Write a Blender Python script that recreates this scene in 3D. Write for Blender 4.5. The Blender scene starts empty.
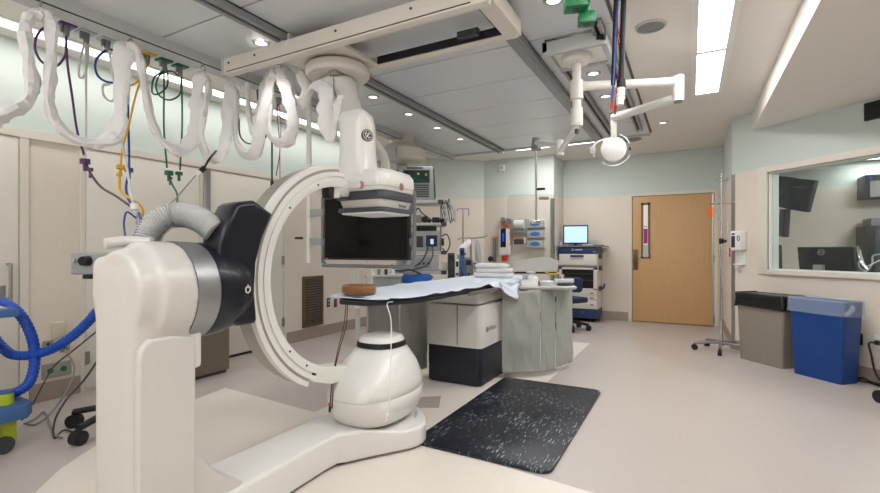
import bpy, bmesh, math, random
from mathutils import Matrix, Vector, noise
random.seed(7)
PI = math.pi
R = math.radians
scene = bpy.context.scene
COL = scene.collection

# ---------------------------------------------------------------- materials
def lin(c):
    return tuple(((v/255)/12.92 if v/255 <= 0.04045 else ((v/255+0.055)/1.055)**2.4) for v in c)

def mat(name, rgb, rough=0.5, metal=0.0, var=0.05, scale=8.0, bump=0.0, bscale=60.0, spec=None, coat=0.0,
        emit=None, estr=0.0, alpha=1.0, trans=0.0, stretch=None):
    m = bpy.data.materials.new(name)
    m.use_nodes = True
    nt = m.node_tree
    b = nt.nodes['Principled BSDF']
    c = lin(rgb)
    tc = nt.nodes.new('ShaderNodeTexCoord')
    mp = nt.nodes.new('ShaderNodeMapping')
    nt.links.new(tc.outputs['Object'], mp.inputs['Vector'])
    if stretch:
        mp.inputs['Scale'].default_value = stretch
    n = nt.nodes.new('ShaderNodeTexNoise')
    n.inputs['Scale'].default_value = scale
    n.inputs['Detail'].default_value = 4
    nt.links.new(mp.outputs['Vector'], n.inputs['Vector'])
    mx = nt.nodes.new('ShaderNodeMix')
    mx.data_type = 'RGBA'
    mx.inputs['A'].default_value = tuple(v*(1-var) for v in c)+(1,)
    mx.inputs['B'].default_value = tuple(min(1, v*(1+var)) for v in c)+(1,)
    nt.links.new(n.outputs['Fac'], mx.inputs['Factor'])
    nt.links.new(mx.outputs['Result'], b.inputs['Base Color'])
    b.inputs['Roughness'].default_value = rough
    b.inputs['Metallic'].default_value = metal
    if spec is not None:
        b.inputs['Specular IOR Level'].default_value = spec
    b.inputs['Coat Weight'].default_value = coat
    if emit:
        b.inputs['Emission Color'].default_value = lin(emit)+(1,)
        b.inputs['Emission Strength'].default_value = estr
    b.inputs['Alpha'].default_value = alpha
    b.inputs['Transmission Weight'].default_value = trans
    if bump:
        n2 = nt.nodes.new('ShaderNodeTexNoise')
        n2.inputs['Scale'].default_value = bscale
        nt.links.new(mp.outputs['Vector'], n2.inputs['Vector'])
        bp = nt.nodes.new('ShaderNodeBump')
        bp.inputs['Strength'].default_value = bump
        bp.inputs['Distance'].default_value = 0.01
        nt.links.new(n2.outputs['Fac'], bp.inputs['Height'])
        nt.links.new(bp.outputs['Normal'], b.inputs['Normal'])
    return m

def glassmat(name, tint, refl=0.12, rough=0.02, opac=0.0, orgb=(200, 205, 205)):
    m = bpy.data.materials.new(name)
    m.use_nodes = True
    nt = m.node_tree
    nt.nodes.remove(nt.nodes['Principled BSDF'])
    out = nt.nodes['Material Output']
    tr = nt.nodes.new('ShaderNodeBsdfTransparent')
    tr.inputs['Color'].default_value = lin(tint)+(1,)
    gl = nt.nodes.new('ShaderNodeBsdfGlossy')
    gl.inputs['Roughness'].default_value = rough
    fr = nt.nodes.new('ShaderNodeFresnel')
    fr.inputs['IOR'].default_value = 1.45
    mx = nt.nodes.new('ShaderNodeMixShader')
    mul = nt.nodes.new('ShaderNodeMath')
    mul.operation = 'MULTIPLY'
    mul.inputs[1].default_value = refl*8
    nt.links.new(fr.outputs['Fac'], mul.inputs[0])
    nt.links.new(mul.outputs[0], mx.inputs['Fac'])
    nt.links.new(tr.outputs[0], mx.inputs[1])
    nt.links.new(gl.outputs[0], mx.inputs[2])
    last = mx
    if opac:
        df = nt.nodes.new('ShaderNodeBsdfDiffuse')
        df.inputs['Color'].default_value = lin(orgb)+(1,)
        m2 = nt.nodes.new('ShaderNodeMixShader')
        m2.inputs['Fac'].default_value = opac
        nt.links.new(mx.outputs[0], m2.inputs[1])
        nt.links.new(df.outputs[0], m2.inputs[2])
        last = m2
    nt.links.new(last.outputs[0], out.inputs['Surface'])
    return m

M = {}
M['cream'] = mat('cream wall paint', (228, 219, 210), .6, var=.015, bump=.03, bscale=300)
M['trimpaint'] = mat('off white trim paint', (226, 219, 209), .45, var=.01)
M['panelwhite'] = mat('pale door paint', (230, 226, 217), .4, var=.012)
M['ceil'] = mat('ceiling paint', (234, 230, 224), .75, var=.015, bump=.05, bscale=200)
M['base'] = mat('taupe baseboard', (165, 149, 138), .5, var=.03)
M['steel'] = mat('brushed steel', (176, 174, 170), .32, 1.0, var=.08, scale=30, stretch=(30, 30, 1))
M['chrome'] = mat('chrome', (205, 205, 205), .15, 1.0, var=.02)
M['satin'] = mat('satin silver', (150, 151, 154), .38, .75, var=.03)
M['alu'] = mat('grey aluminium', (150, 151, 153), .42, .45, var=.03)
M['darkalu'] = mat('dark rail slot', (30, 30, 33), .5, .3)
M['gantry'] = mat('warm white gantry shell', (206, 203, 199), .33, var=.012, coat=.15)
M['gantry2'] = mat('white gantry shell', (226, 225, 222), .3, var=.01, coat=.2)
M['beam'] = mat('beige powder coat', (220, 214, 204), .4, var=.02)
M['navy'] = mat('navy gloss shell', (12, 16, 30), .34, var=.05, coat=.08, spec=.35)
M['navym'] = mat('navy matt plinth', (25, 29, 44), .45, var=.06)
M['slate'] = mat('slate bumper', (62, 66, 74), .45, var=.05)
M['taupe'] = mat('taupe plate', (196, 184, 170), .4, var=.02)
M['track'] = mat('grey brown track', (162, 155, 146), .35, .3, var=.06)
M['black'] = mat('black plastic', (17, 17, 19), .4, var=.1)
M['rubber'] = mat('black rubber', (22, 22, 24), .65, var=.1)
M['screen'] = mat('black screen', (5, 5, 7), .22, var=.05, spec=.25)
M['grey'] = mat('grey plastic', (128, 130, 132), .45, var=.04)
M['lgrey'] = mat('light grey plastic', (188, 190, 190), .4, var=.03)
M['dgrey'] = mat('dark grey plastic', (58, 60, 64), .45, var=.05)
M['devgrey'] = mat('greenish grey enamel', (158, 164, 164), .4, var=.04)
M['white'] = mat('white plastic', (238, 238, 235), .35, var=.01)
M['fabric'] = mat('white sleeve fabric', (240, 239, 238), .85, var=.03, scale=20, bump=.3, bscale=25)
M['drape'] = mat('pale blue drape cloth', (214, 222, 236), .8, var=.03, bump=.25, bscale=18)
M['towel'] = mat('white towel terry', (245, 245, 245), .95, var=.03, bump=.5, bscale=220)
M['lead'] = mat('grey lead curtain vinyl', (160, 163, 158), .62, var=.05, scale=5, bump=.35, bscale=9)
M['blue'] = mat('bin blue plastic', (2, 60, 132), .42, var=.06)
M['cartblue'] = mat('cart blue plastic', (58, 98, 150), .5, var=.06)
M['hoseblue'] = mat('blue hose plastic', (18, 72, 178), .4, var=.06)
M['lime'] = mat('lime plastic', (178, 192, 42), .5, var=.05)
M['bingrey'] = mat('taupe bin plastic', (140, 131, 121), .5, var=.03)
M['bag'] = mat('black bin liner', (14, 14, 16), .35, var=.1, bump=.6, bscale=22)
M['clearbag'] = mat('translucent bin liner', (205, 220, 240), .3, var=.05, bump=.6, bscale=22, alpha=.16)
M['oak'] = None
M['handle'] = mat('bronze pull plate', (120, 100, 78), .4, .6, var=.06)
M['navyblue'] = mat('navy blue cart plastic', (36, 58, 100), .42, var=.05)
M['chairblue'] = mat('navy chair vinyl', (24, 40, 82), .5, var=.06)
M['cartwhite'] = mat('cart white enamel', (222, 218, 210), .4, var=.015)
M['purple'] = mat('purple hose', (88, 48, 108), .45, var=.06)
M['plum'] = mat('plum hose', (92, 58, 72), .45, var=.06)
M['whitehose'] = mat('white hose', (222, 222, 222), .45, var=.03)
M['bluehose2'] = mat('gas blue hose', (34, 72, 150), .45, var=.05)
M['yellow'] = mat('yellow hose', (232, 180, 22), .45, var=.05)
M['green'] = mat('green hose', (22, 104, 80), .45, var=.06)
M['greenbox'] = mat('green socket box', (6, 110, 62), .35, var=.08)
M['red'] = mat('red plastic', (200, 46, 40), .4, var=.05)
M['pink'] = mat('pink red sticker', (225, 98, 110), .5, var=.03)
M['orange'] = mat('orange plastic', (240, 110, 40), .45, var=.05)
M['amber'] = mat('amber gel', (128, 84, 38), .35, var=.3, scale=14, coat=.3)
M['paleplate'] = mat('pale blue white outlet plate', (206, 216, 222), .35, var=.03)
M['offplate'] = mat('ivory plate', (214, 204, 180), .45, var=.02)
M['screwblue'] = mat('bright blue glove box', (40, 110, 200), .5, var=.1)
M['lead_lit'] = mat('brightened lead curtain vinyl', (186, 188, 184), .6, var=.04, scale=5, bump=.35, bscale=9)  # lead vinyl lightened in colour to stand in for light beside the table
M['darkteal'] = mat('dusty blue cable', (44, 66, 92), .5, var=.05)
M['clear'] = glassmat('clear acrylic', (246, 248, 247), .05, .03, opac=.03)
M['cleartray'] = glassmat('clear plastic holder', (225, 230, 230), .12, .1, opac=.4, orgb=(242, 242, 240))
M['glass'] = glassmat('control window glass', (236, 241, 240), .06, .0, opac=.02)
M['bluescreen'] = mat('lit blue screen', (180, 210, 240), .3, emit=(170, 205, 245), estr=.9, var=.06, scale=12)
M['greenscreen'] = mat('green screen', (10, 46, 46), .2, emit=(10, 60, 55), estr=.05, var=.3)
M['lamp'] = mat('lit lamp diffuser', (255, 255, 255), .6, emit=(255, 250, 242), estr=7.0, var=0)
M['lamp2'] = mat('lit strip diffuser', (255, 255, 255), .6, emit=(255, 250, 240), estr=5.0, var=0)
M['bulb'] = mat('lit downlight lens', (255, 255, 255), .5, emit=(255, 246, 232), estr=2.2, var=0)
M['magenta'] = mat('magenta poster', (170, 40, 130), .6, var=.3)
M['greywall'] = mat('control room paint', (208, 203, 194), .7, var=.02)
M['pipe'] = mat('white enamel pole', (226, 224, 218), .35, var=.02)
M['yellowtrim'] = mat('yellow rubber trim', (200, 170, 30), .5, var=.06)

# ---- two tone wall paint: cream wainscot, pale green above (object space z, objects sit at z = 0)
def wallmat(name, low, high, zsplit, zoff=0.0):
    m = bpy.data.materials.new(name)
    m.use_nodes = True
    nt = m.node_tree
    b = nt.nodes['Principled BSDF']
    b.inputs['Roughness'].default_value = .6
    ge = nt.nodes.new('ShaderNodeNewGeometry')
    sx = nt.nodes.new('ShaderNodeSeparateXYZ')
    nt.links.new(ge.outputs['Position'], sx.inputs[0])
    gt = nt.nodes.new('ShaderNodeMath')
    gt.operation = 'GREATER_THAN'
    gt.inputs[1].default_value = zsplit
    nt.links.new(sx.outputs['Z'], gt.inputs[0])
    mx = nt.nodes.new('ShaderNodeMix')
    mx.data_type = 'RGBA'
    mx.inputs['A'].default_value = lin(low)+(1,)
    mx.inputs['B'].default_value = lin(high)+(1,)
    nt.links.new(gt.outputs[0], mx.inputs['Factor'])
    nt.links.new(mx.outputs['Result'], b.inputs['Base Color'])
    n = nt.nodes.new('ShaderNodeTexNoise')
    n.inputs['Scale'].default_value = 250
    bp = nt.nodes.new('ShaderNodeBump')
    bp.inputs['Strength'].default_value = .04
    bp.inputs['Distance'].default_value = .005
    nt.links.new(n.outputs['Fac'], bp.inputs['Height'])
    nt.links.new(bp.outputs['Normal'], b.inputs['Normal'])
    return m
M['wall'] = wallmat('two tone wall paint', (228, 218, 207), (207, 217, 212), 2.163)

def floormat(name, rgb, rough, speck):
    m = bpy.data.materials.new(name)
    m.use_nodes = True
    nt = m.node_tree
    b = nt.nodes['Principled BSDF']
    b.inputs['Roughness'].default_value = rough
    b.inputs['Specular IOR Level'].default_value = .4
    tc = nt.nodes.new('ShaderNodeTexCoord')
    n1 = nt.nodes.new('ShaderNodeTexNoise')
    n1.inputs['Scale'].default_value = 160
    n1.inputs['Detail'].default_value = 2
    nt.links.new(tc.outputs['Object'], n1.inputs['Vector'])
    n2 = nt.nodes.new('ShaderNodeTexNoise')
    n2.inputs['Scale'].default_value = 1.3
    n2.inputs['Detail'].default_value = 4
    nt.links.new(tc.outputs['Object'], n2.inputs['Vector'])
    c = lin(rgb)
    r1 = nt.nodes.new('ShaderNodeValToRGB')
    r1.color_ramp.elements[0].position = .35
    r1.color_ramp.elements[1].position = .72
    r1.color_ramp.elements[0].color = tuple(v*(1-speck) for v in c)+(1,)
    r1.color_ramp.elements[1].color = tuple(min(1, v*(1+speck)) for v in c)+(1,)
    nt.links.new(n1.outputs['Fac'], r1.inputs[0])
    r2 = nt.nodes.new('ShaderNodeValToRGB')
    r2.color_ramp.elements[0].color = (.95, .945, .94, 1)
    r2.color_ramp.elements[1].color = (1.0, 1.0, 1.0, 1)
    nt.links.new(n2.outputs['Fac'], r2.inputs[0])
    mx = nt.nodes.new('ShaderNodeMix')
    mx.data_type = 'RGBA'
    mx.blend_type = 'MULTIPLY'
    mx.inputs['Factor'].default_value = 1
    nt.links.new(r1.outputs[0], mx.inputs['A'])
    nt.links.new(r2.outputs[0], mx.inputs['B'])
    nt.links.new(mx.outputs['Result'], b.inputs['Base Color'])
    return m
M['floor'] = floormat('taupe speckled vinyl', (190, 181, 176), .33, .05)
M['inlay'] = floormat('cream speckled vinyl', (227, 219, 211), .33, .04)
M['taupeinlay'] = floormat('brown grey vinyl', (180, 168, 161), .33, .05)

def panelmat():
    m = mat('pale grey ceiling panel', (214, 217, 221), .35, .1, var=.02)
    nt = m.node_tree
    b = nt.nodes['Principled BSDF']
    tc = nt.nodes.new('ShaderNodeTexCoord')
    v = nt.nodes.new('ShaderNodeTexVoronoi')
    v.inputs['Scale'].default_value = 90
    v.inputs['Randomness'].default_value = 0
    nt.links.new(tc.outputs['Object'], v.inputs['Vector'])
    bp = nt.nodes.new('ShaderNodeBump')
    bp.inputs['Strength'].default_value = .06
    bp.inputs['Distance'].default_value = .004
    nt.links.new(v.outputs['Distance'], bp.inputs['Height'])
    nt.links.new(bp.outputs['Normal'], b.inputs['Normal'])
    return m
M['panel'] = panelmat()

def oakmat():
    m = mat('oak veneer', (206, 166, 116), .42, var=.1, scale=3, stretch=(14, 14, .8))
    return m
M['oak'] = oakmat()

def matmat():
    m = bpy.data.materials.new('black marbled mat')
    m.use_nodes = True
    nt = m.node_tree
    b = nt.nodes['Principled BSDF']
    b.inputs['Roughness'].default_value = .36
    tc = nt.nodes.new('ShaderNodeTexCoord')
    mp = nt.nodes.new('ShaderNodeMapping')
    mp.inputs['Scale'].default_value = (105, 15, 10)
    nt.links.new(tc.outputs['Object'], mp.inputs[0])
    n = nt.nodes.new('ShaderNodeTexNoise')
    n.inputs['Scale'].default_value = 1
    n.inputs['Detail'].default_value = 2
    nt.links.new(mp.outputs[0], n.inputs['Vector'])
    n2 = nt.nodes.new('ShaderNodeTexNoise')
    n2.inputs['Scale'].default_value = 3.0
    nt.links.new(tc.outputs['Object'], n2.inputs['Vector'])
    ad = nt.nodes.new('ShaderNodeMath')
    ad.operation = 'MULTIPLY_ADD'
    ad.inputs[1].default_value = .35
    nt.links.new(n2.outputs['Fac'], ad.inputs[0])
    nt.links.new(n.outputs['Fac'], ad.inputs[2])
    r = nt.nodes.new('ShaderNodeValToRGB')
    r.color_ramp.elements[0].position = .785
    r.color_ramp.elements[0].color = (.007, .010, .020, 1)
    r.color_ramp.elements[1].position = .89
    r.color_ramp.elements[1].color = (.30, .38, .42, 1)
    nt.links.new(ad.outputs[0], r.inputs[0])
    nt.links.new(r.outputs[0], b.inputs['Base Color'])
    return m
M['mat'] = matmat()

# ---------------------------------------------------------------- mesh builder
class MB:
    def __init__(self, T=None):
        self.bm = bmesh.new()
        self.T = T or Matrix.Identity(4)
    def _add(self, verts, faces):
        vs = [self.bm.verts.new(self.T @ Vector(v)) for v in verts]
        fs = []
        for f in faces:
            try:
                fs.append(self.bm.faces.new([vs[i] for i in f]))
            except ValueError:
                pass
        return vs, fs
    def box(self, x0, x1, y0, y1, z0, z1, bev=0.0, seg=2):
        v = [(x0, y0, z0), (x1, y0, z0), (x1, y1, z0), (x0, y1, z0), (x0, y0, z1), (x1, y0, z1), (x1, y1, z1), (x0, y1, z1)]
        f = [(3, 2, 1, 0), (4, 5, 6, 7), (0, 1, 5, 4), (1, 2, 6, 5), (2, 3, 7, 6), (3, 0, 4, 7)]
        vs, fs = self._add(v, f)
        if bev:
            es = list({e for q in fs for e in q.edges})
            bmesh.ops.bevel(self.bm, geom=es, offset=bev, segments=seg, affect='EDGES', profile=.6)
        return self
    def cbox(self, c, s, bev=0.0, seg=2):
        return self.box(c[0]-s[0]/2, c[0]+s[0]/2, c[1]-s[1]/2, c[1]+s[1]/2, c[2]-s[2]/2, c[2]+s[2]/2, bev, seg)
    def ring_loft(self, rings, cap=True, closed=False):
        n = len(rings[0])
        allv = [v for r in rings for v in r]
        f = []
        k = len(rings)
        for i in range(k if closed else k-1):
            a, b = i*n, ((i+1) % k)*n
            for j in range(n):
                j2 = (j+1) % n
                f.append((a+j, a+j2, b+j2, b+j))
        if cap and not closed:
            f.append(tuple(range(n-1, -1, -1)))
            f.append(tuple((k-1)*n+j for j in range(n)))
        self._add(allv, f)
        return self
    def cyl(self, p0, p1, r0, r1=None, seg=20, cap=True):
        r1 = r0 if r1 is None else r1
        p0, p1 = Vector(p0), Vector(p1)
        d = (p1-p0).normalized()
        q = d.to_track_quat('Z', 'Y')
        rings = []
        for p, r in ((p0, r0), (p1, r1)):
            rings.append([tuple(p+q @ Vector((r*math.cos(2*PI*j/seg), r*math.sin(2*PI*j/seg), 0))) for j in range(seg)])
        return self.ring_loft(rings, cap)
    def lathe(self, prof, origin=(0, 0, 0), axis='Z', seg=32, sy=1.0):
        o = Vector(origin)
        rings = []
        for r, h in prof:
            ring = []
            for j in range(seg):
                a = 2*PI*j/seg
                x, y = max(r, 1e-4)*math.cos(a), max(r, 1e-4)*math.sin(a)*sy
                if axis == 'Z': v = Vector((x, y, h))
                elif axis == 'Y': v = Vector((x, h, -y))
                else: v = Vector((h, x, y))
                ring.append(tuple(o+v))
            rings.append(ring)
        return self.ring_loft(rings)
    def tube(self, pts, r, seg=10, sub=6, flat=1.0, rf=None, closed=False):
        P = [Vector(p) for p in pts]
        path = spline(P, sub, closed)
        n = len(path)
        rings = []
        up = None
        for i, p in enumerate(path):
            if closed:
                t = (path[(i+1) % n]-path[i-1]).normalized()
            else:
                t = (path[min(i+1, n-1)]-path[max(i-1, 0)]).normalized()
            if up is None:
                up = Vector((0, 0, 1)) if abs(t.z) < .9 else Vector((1, 0, 0))
            up = (up-t*up.dot(t))
            if up.length < 1e-5: up = t.orthogonal()
            up.normalize()
            s = t.cross(up)
            rr = r if rf is None else rf(i/(n-1), i)
            rings.append([tuple(p+(up*math.cos(2*PI*j/seg)*rr*flat+s*math.sin(2*PI*j/seg)*rr)) for j in range(seg)])
        return self.ring_loft(rings, True, closed)
    def bars(self, pts, r, seg=10):
        for a, b in zip(pts[:-1], pts[1:]):
            self.cyl(a, b, r, seg=seg)
        return self
    def prism(self, poly, h0, h1, axis='Z', bev=0.0, seg=2):
        # poly: 2D points; axis Z -> (x, y), X -> (y, z), Y -> (x, z)
        def mk(p, h):
            if axis == 'Z': return (p[0], p[1], h)
            if axis == 'X': return (h, p[0], p[1])
            return (p[0], h, p[1])
        n = len(poly)
        v = [mk(p, h0) for p in poly]+[mk(p, h1) for p in poly]
        f = [tuple(range(n-1, -1, -1)), tuple(range(n, 2*n))]
        f += [(i, (i+1) % n, n+(i+1) % n, n+i) for i in range(n)]
        vs, fs = self._add(v, f)
        bmesh.ops.recalc_face_normals(self.bm, faces=fs)
        if bev:
            es = list({e for q in fs[:2] for e in q.edges})
            bmesh.ops.bevel(self.bm, geom=es, offset=bev, segments=seg, affect='EDGES', profile=.6)
        return self
    def sphere(self, c, r, s=(1, 1, 1), seg=16, rings=10):
        prof = [(r*math.sin(PI*k/rings), -r*math.cos(PI*k/rings)) for k in range(rings+1)]
        rr = []
        for a, h in prof:
            rr.append([(c[0]+max(a, 1e-4)*math.cos(2*PI*j/seg)*s[0], c[1]+max(a, 1e-4)*math.sin(2*PI*j/seg)*s[1], c[2]+h*s[2]) for j in range(seg)])
        return self.ring_loft(rr)
    def quad(self, a, b, c, d):
        self._add([a, b, c, d], [(0, 1, 2, 3)])
        return self
    def grid(self, nx, ny, fn):
        v = [fn(i/nx, j/ny) for j in range(ny+1) for i in range(nx+1)]
        f = [(j*(nx+1)+i, j*(nx+1)+i+1, (j+1)*(nx+1)+i+1, (j+1)*(nx+1)+i) for j in range(ny) for i in range(nx)]
        self._add(v, f)
        return self

def spline(P, sub, closed=False):
    if sub <= 1 or len(P) < 3:
        return P
    out = []
    n = len(P)
    rng = range(n) if closed else range(n-1)
    for i in rng:
        if closed:
            p0, p1, p2, p3 = P[i-1], P[i], P[(i+1) % n], P[(i+2) % n]
        else:
            p1, p2 = P[i], P[i+1]
            p0 = P[i-1] if i > 0 else p1*2-p2
            p3 = P[i+2] if i+2 < n else p2*2-p1
        for k in range(sub):
            t = k/sub
            out.append(.5*((2*p1)+(p2-p0)*t+(2*p0-5*p1+4*p2-p3)*t*t+(3*p1-p0-3*p2+p3)*t**3))
    if not closed:
        out.append(P[-1])
    return out

def wloc(o):
    return o.location.copy() if o is not None else Vector((0, 0, 0))

ABS = {}
def build(name, mb, m, parent=None, loc=None, smooth=38, solid=0.0, subd=0, recalc=True):
    """link everything in mb as ONE mesh object; geometry is given in room coordinates"""
    bm = mb.bm
    if recalc:
        bmesh.ops.recalc_face_normals(bm, faces=bm.faces[:])
    if parent is not None:
        org = ABS[parent.name]
    elif loc is not None:
        org = Vector(loc)
    else:
        xs = [v.co for v in bm.verts]
        mn = Vector((min(v.x for v in xs), min(v.y for v in xs), min(v.z for v in xs)))
        mxx = Vector((max(v.x for v in xs), max(v.y for v in xs), max(v.z for v in xs)))
        org = Vector(((mn.x+mxx.x)/2, (mn.y+mxx.y)/2, mn.z))
    bmesh.ops.translate(bm, verts=bm.verts[:], vec=-org)
    me = bpy.data.meshes.new(name)
    bm.to_mesh(me)
    bm.free()
    me.materials.append(m if not isinstance(m, str) else M[m])
    if smooth:
        for p in me.polygons: p.use_smooth = True
        me.set_sharp_from_angle(angle=R(smooth))
    o = bpy.data.objects.new(name, me)
    COL.objects.link(o)
    if parent is not None:
        o.parent = parent
        ABS[o.name] = org
    else:
        o.location = org
        ABS[o.name] = org
    if solid:
        md = o.modifiers.new('solid', 'SOLIDIFY')
        md.thickness = solid
        md.offset = 0
    if subd:
        md = o.modifiers.new('sub', 'SUBSURF')
        md.levels = subd
        md.render_levels = subd
    return o

def tag(o, label, cat, group=None, kind=None):
    if label: o['label'] = label
    if cat: o['category'] = cat
    if group: o['group'] = group
    if kind: o['kind'] = kind
    return o

def thing(name, label, cat, loc, group=None):
    o = bpy.data.objects.new(name, None)
    o.empty_display_size = .05
    o.location = loc
    COL.objects.link(o)
    ABS[o.name] = Vector(loc)
    return tag(o, label, cat, group)

def struct(name, mb, m, **k):
    o = build(name, mb, m, loc=(0, 0, 0), **k)
    o['kind'] = 'structure'
    return o

def dup(root, loc, label=None, rotz=None):
    r = root.copy()
    COL.objects.link(r)
    r.location = loc
    if rotz is not None: r.rotation_euler = (0, 0, rotz)
    if label: r['label'] = label
    for ch in list(root.children):
        c = ch.copy()
        COL.objects.link(c)
        c.parent = r
        for g in list(ch.children):
            d = g.copy()
            COL.objects.link(d)
            d.parent = c
    return r

def text_mb(body, size, T, depth=.0006, font_scale=(1, 1), shear=0.0):
    cu = bpy.data.curves.new('lettering', 'FONT')
    cu.body = body
    cu.size = size
    cu.extrude = depth
    cu.align_x = 'CENTER'
    cu.align_y = 'CENTER'
    cu.shear = shear
    to = bpy.data.objects.new('lettering', cu)
    COL.objects.link(to)
    dg = bpy.context.evaluated_depsgraph_get()
    me = bpy.data.meshes.new_from_object(to.evaluated_get(dg))
    mb = MB()
    mb.bm.from_mesh(me)
    bmesh.ops.scale(mb.bm, vec=(font_scale[0], font_scale[1], 1), verts=mb.bm.verts[:])
    bmesh.ops.transform(mb.bm, matrix=T, verts=mb.bm.verts[:])
    bpy.data.objects.remove(to)
    bpy.data.curves.remove(cu)
    bpy.data.meshes.remove(me)
    return mb

def frame(o, x, z=(0, 0, 1)):
    """matrix with local x along x, local z along z, origin o"""
    x = Vector(x).normalized()
    z = Vector(z)
    z = (z-x*z.dot(x)).normalized()
    y = z.cross(x)
    m = Matrix((x, y, z)).transposed().to_4x4()
    m.translation = Vector(o)
    return m

def rz(o, deg):
    return Matrix.Translation(Vector(o)) @ Matrix.Rotation(R(deg), 4, 'Z')

def remesh(o, voxel, smooth_it=6):
    md = o.modifiers.new('rm', 'REMESH')
    md.mode = 'VOXEL'
    md.voxel_size = voxel
    md.use_smooth_shade = True
    ms = o.modifiers.new('sm', 'SMOOTH')
    ms.iterations = smooth_it
    ms.factor = .5
    dg = bpy.context.evaluated_depsgraph_get()
    me = bpy.data.meshes.new_from_object(o.evaluated_get(dg))
    o.modifiers.clear()
    old = o.data
    o.data = me
    bpy.data.meshes.remove(old)
    for p in me.polygons: p.use_smooth = True
    return o

# ---------------------------------------------------------------- room
XL = -4.58      # left wall
YB = 8.47       # door wall
ZC = 2.85       # ceiling
A45 = -45
C0 = Vector((.46, 6.70, 0))
W45 = rz(C0, -45)     # local x runs along the angled wall, local -y points into the room
# floor and inlays
struct('floor', MB().box(-4.9, 6.0, -2.6, 9.0, -.1, 0), 'floor')
struct('trim_1', MB().prism([(.9, -1.2), (.9, 2.33), (-.448, 2.39), (-1.165, 2.46), (-1.145, 6.2), (-2.48, 6.2), (-2.48, 2.57), (-3.61, 2.65),
       (-3.52, 2.2), (-3.40, 1.82), (-3.26, 1.49), (-3.08, 1.23), (-2.86, 1.02), (-2.5, .85), (-1.9, .3), (-1.2, -1.2)], 0, .0012), 'inlay', smooth=0)
struct('trim_2', MB().prism([(-1.896, 2.994, 0.000), (-1.700, 3.101, 0.000), (-1.825, 3.364, 0.000), (-2.003, 3.208, 0.000)], .0012, .002), 'taupeinlay', smooth=0)

# walls
wl = struct('wall_left', MB().box(XL-.12, XL, -2.6, 6.55, 0, ZC), 'wall')
# 45 degree chamfer from (-4.58, 6.52) to (-3.32, 7.78)
TC = rz((-4.58, 6.52, 0), 45)
struct('wall_chamfer', MB(TC).box(-.05, 1.782, 0, .12, 0, ZC), 'wall')
struct('wall_pier', MB().box(-3.32, -2.035, 7.78, 8.7, 0, ZC), 'wall')
# door wall with a door opening
dx0, dx1 = -.87, .34
struct('wall_back', MB().box(-2.04, dx0-.05, YB, YB+.14, 0, ZC).box(dx1+.05, .6, YB, YB+.14, 0, ZC).box(dx0-.05, dx1+.05, YB, YB+.14, 2.18, ZC), 'wall')
struct('wall_return', MB().box(.46, .56, 6.71, 8.6, 0, ZC), 'wall')
# angled control-room wall with the window opening
WX0, WX1, WZ0, WZ1 = .455, 2.75, .995, 2.105
struct('wall_control', MB(W45).box(0, WX0, 0, .14, 0, ZC).box(WX1, 6.0, 0, .14, 0, ZC).box(WX0, WX1, 0, .14, 0, WZ0).box(WX0, WX1, 0, .14, WZ1, ZC), 'wall')
struct('wall_right', MB().box(3.33, 3.45, -2.6, 3.9, 0, ZC), 'wall')
struct('wall_front', MB().box(-4.7, 3.45, -2.6, -2.48, 0, ZC), 'wall')
struct('ceiling', MB().box(-4.9, 6.5, -2.6, 9.0, ZC, ZC+.1), 'ceil')
# soffit on the right
struct('trim_3', MB().prism([(.64, -2.5), (3.34, -2.5), (3.34, 3.81), (.65, 6.505)], 2.625, ZC), 'ceil')

# baseboards
bh = .15
struct('baseboard_left', MB().box(XL, XL+.012, 4.22, 6.53, 0, bh).box(XL, XL+.012, 1.62, 1.97, 0, bh), 'base')
struct('baseboard_chamfer', MB(TC).box(0, 1.78, -.012, 0, 0, bh), 'base')
struct('baseboard_pier', MB().box(-3.32, -2.03, 7.768, 7.78, 0, bh).box(-2.035, -2.023, 7.768, 8.47, 0, bh), 'base')
struct('baseboard_back', MB().box(-2.03, dx0-.06, YB-.012, YB, 0, bh), 'base')
struct('baseboard_return', MB().box(.448, .46, 6.71, 8.46, 0, bh), 'base')
struct('baseboard_control', MB(W45).box(0, 4.0, -.012, 0, 0, .12), 'base')

# left wall joinery: three tall flush doors, a rail above them
struct('trim_4', MB().box(XL, XL+.02, -2.4, 4.26, 2.10, 2.163).box(XL, XL+.016, 1.56, 1.615, 0, 2.10).box(XL, XL+.016, 1.965, 2.0, 0, 2.10)
       .box(XL, XL+.016, 3.05, 3.085, 0, 2.10).box(XL, XL+.016, 4.19, 4.24, 0, 2.10), 'trimpaint')
d1 = struct('door_1', MB().box(XL+.001, XL+.012, .45, 1.553, .03, 2.09, .003), 'panelwhite')
hm = MB().tube([(XL+.012, 1.49, .85), (XL+.055, 1.49, .85), (XL+.06, 1.49, .87), (XL+.06, 1.49, 1.09), (XL+.055, 1.49, 1.11), (XL+.012, 1.49, 1.11)], .012, sub=4)
build('door_handle', hm, 'steel', d1)
build('lock_plate', MB().box(XL+.012, XL+.016, 1.44, 1.475, .80, .95), 'steel', d1)
d2 = struct('door_2', MB().box(XL+.001, XL+.012, 2.004, 3.046, .03, 2.09, .003), 'panelwhite')
for z in (.29, 1.09):
    build('hinge', MB().box(XL+.012, XL+.024, 2.0, 2.03, z-.055, z+.055, .003).cyl((XL+.024, 2.0, z-.055), (XL+.024, 2.0, z+.055), .008, seg=8), 'steel', d2)
d3 = struct('door_3', MB().box(XL+.001, XL+.012, 3.165, 4.186, .03, 2.09, .003), 'panelwhite')
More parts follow.
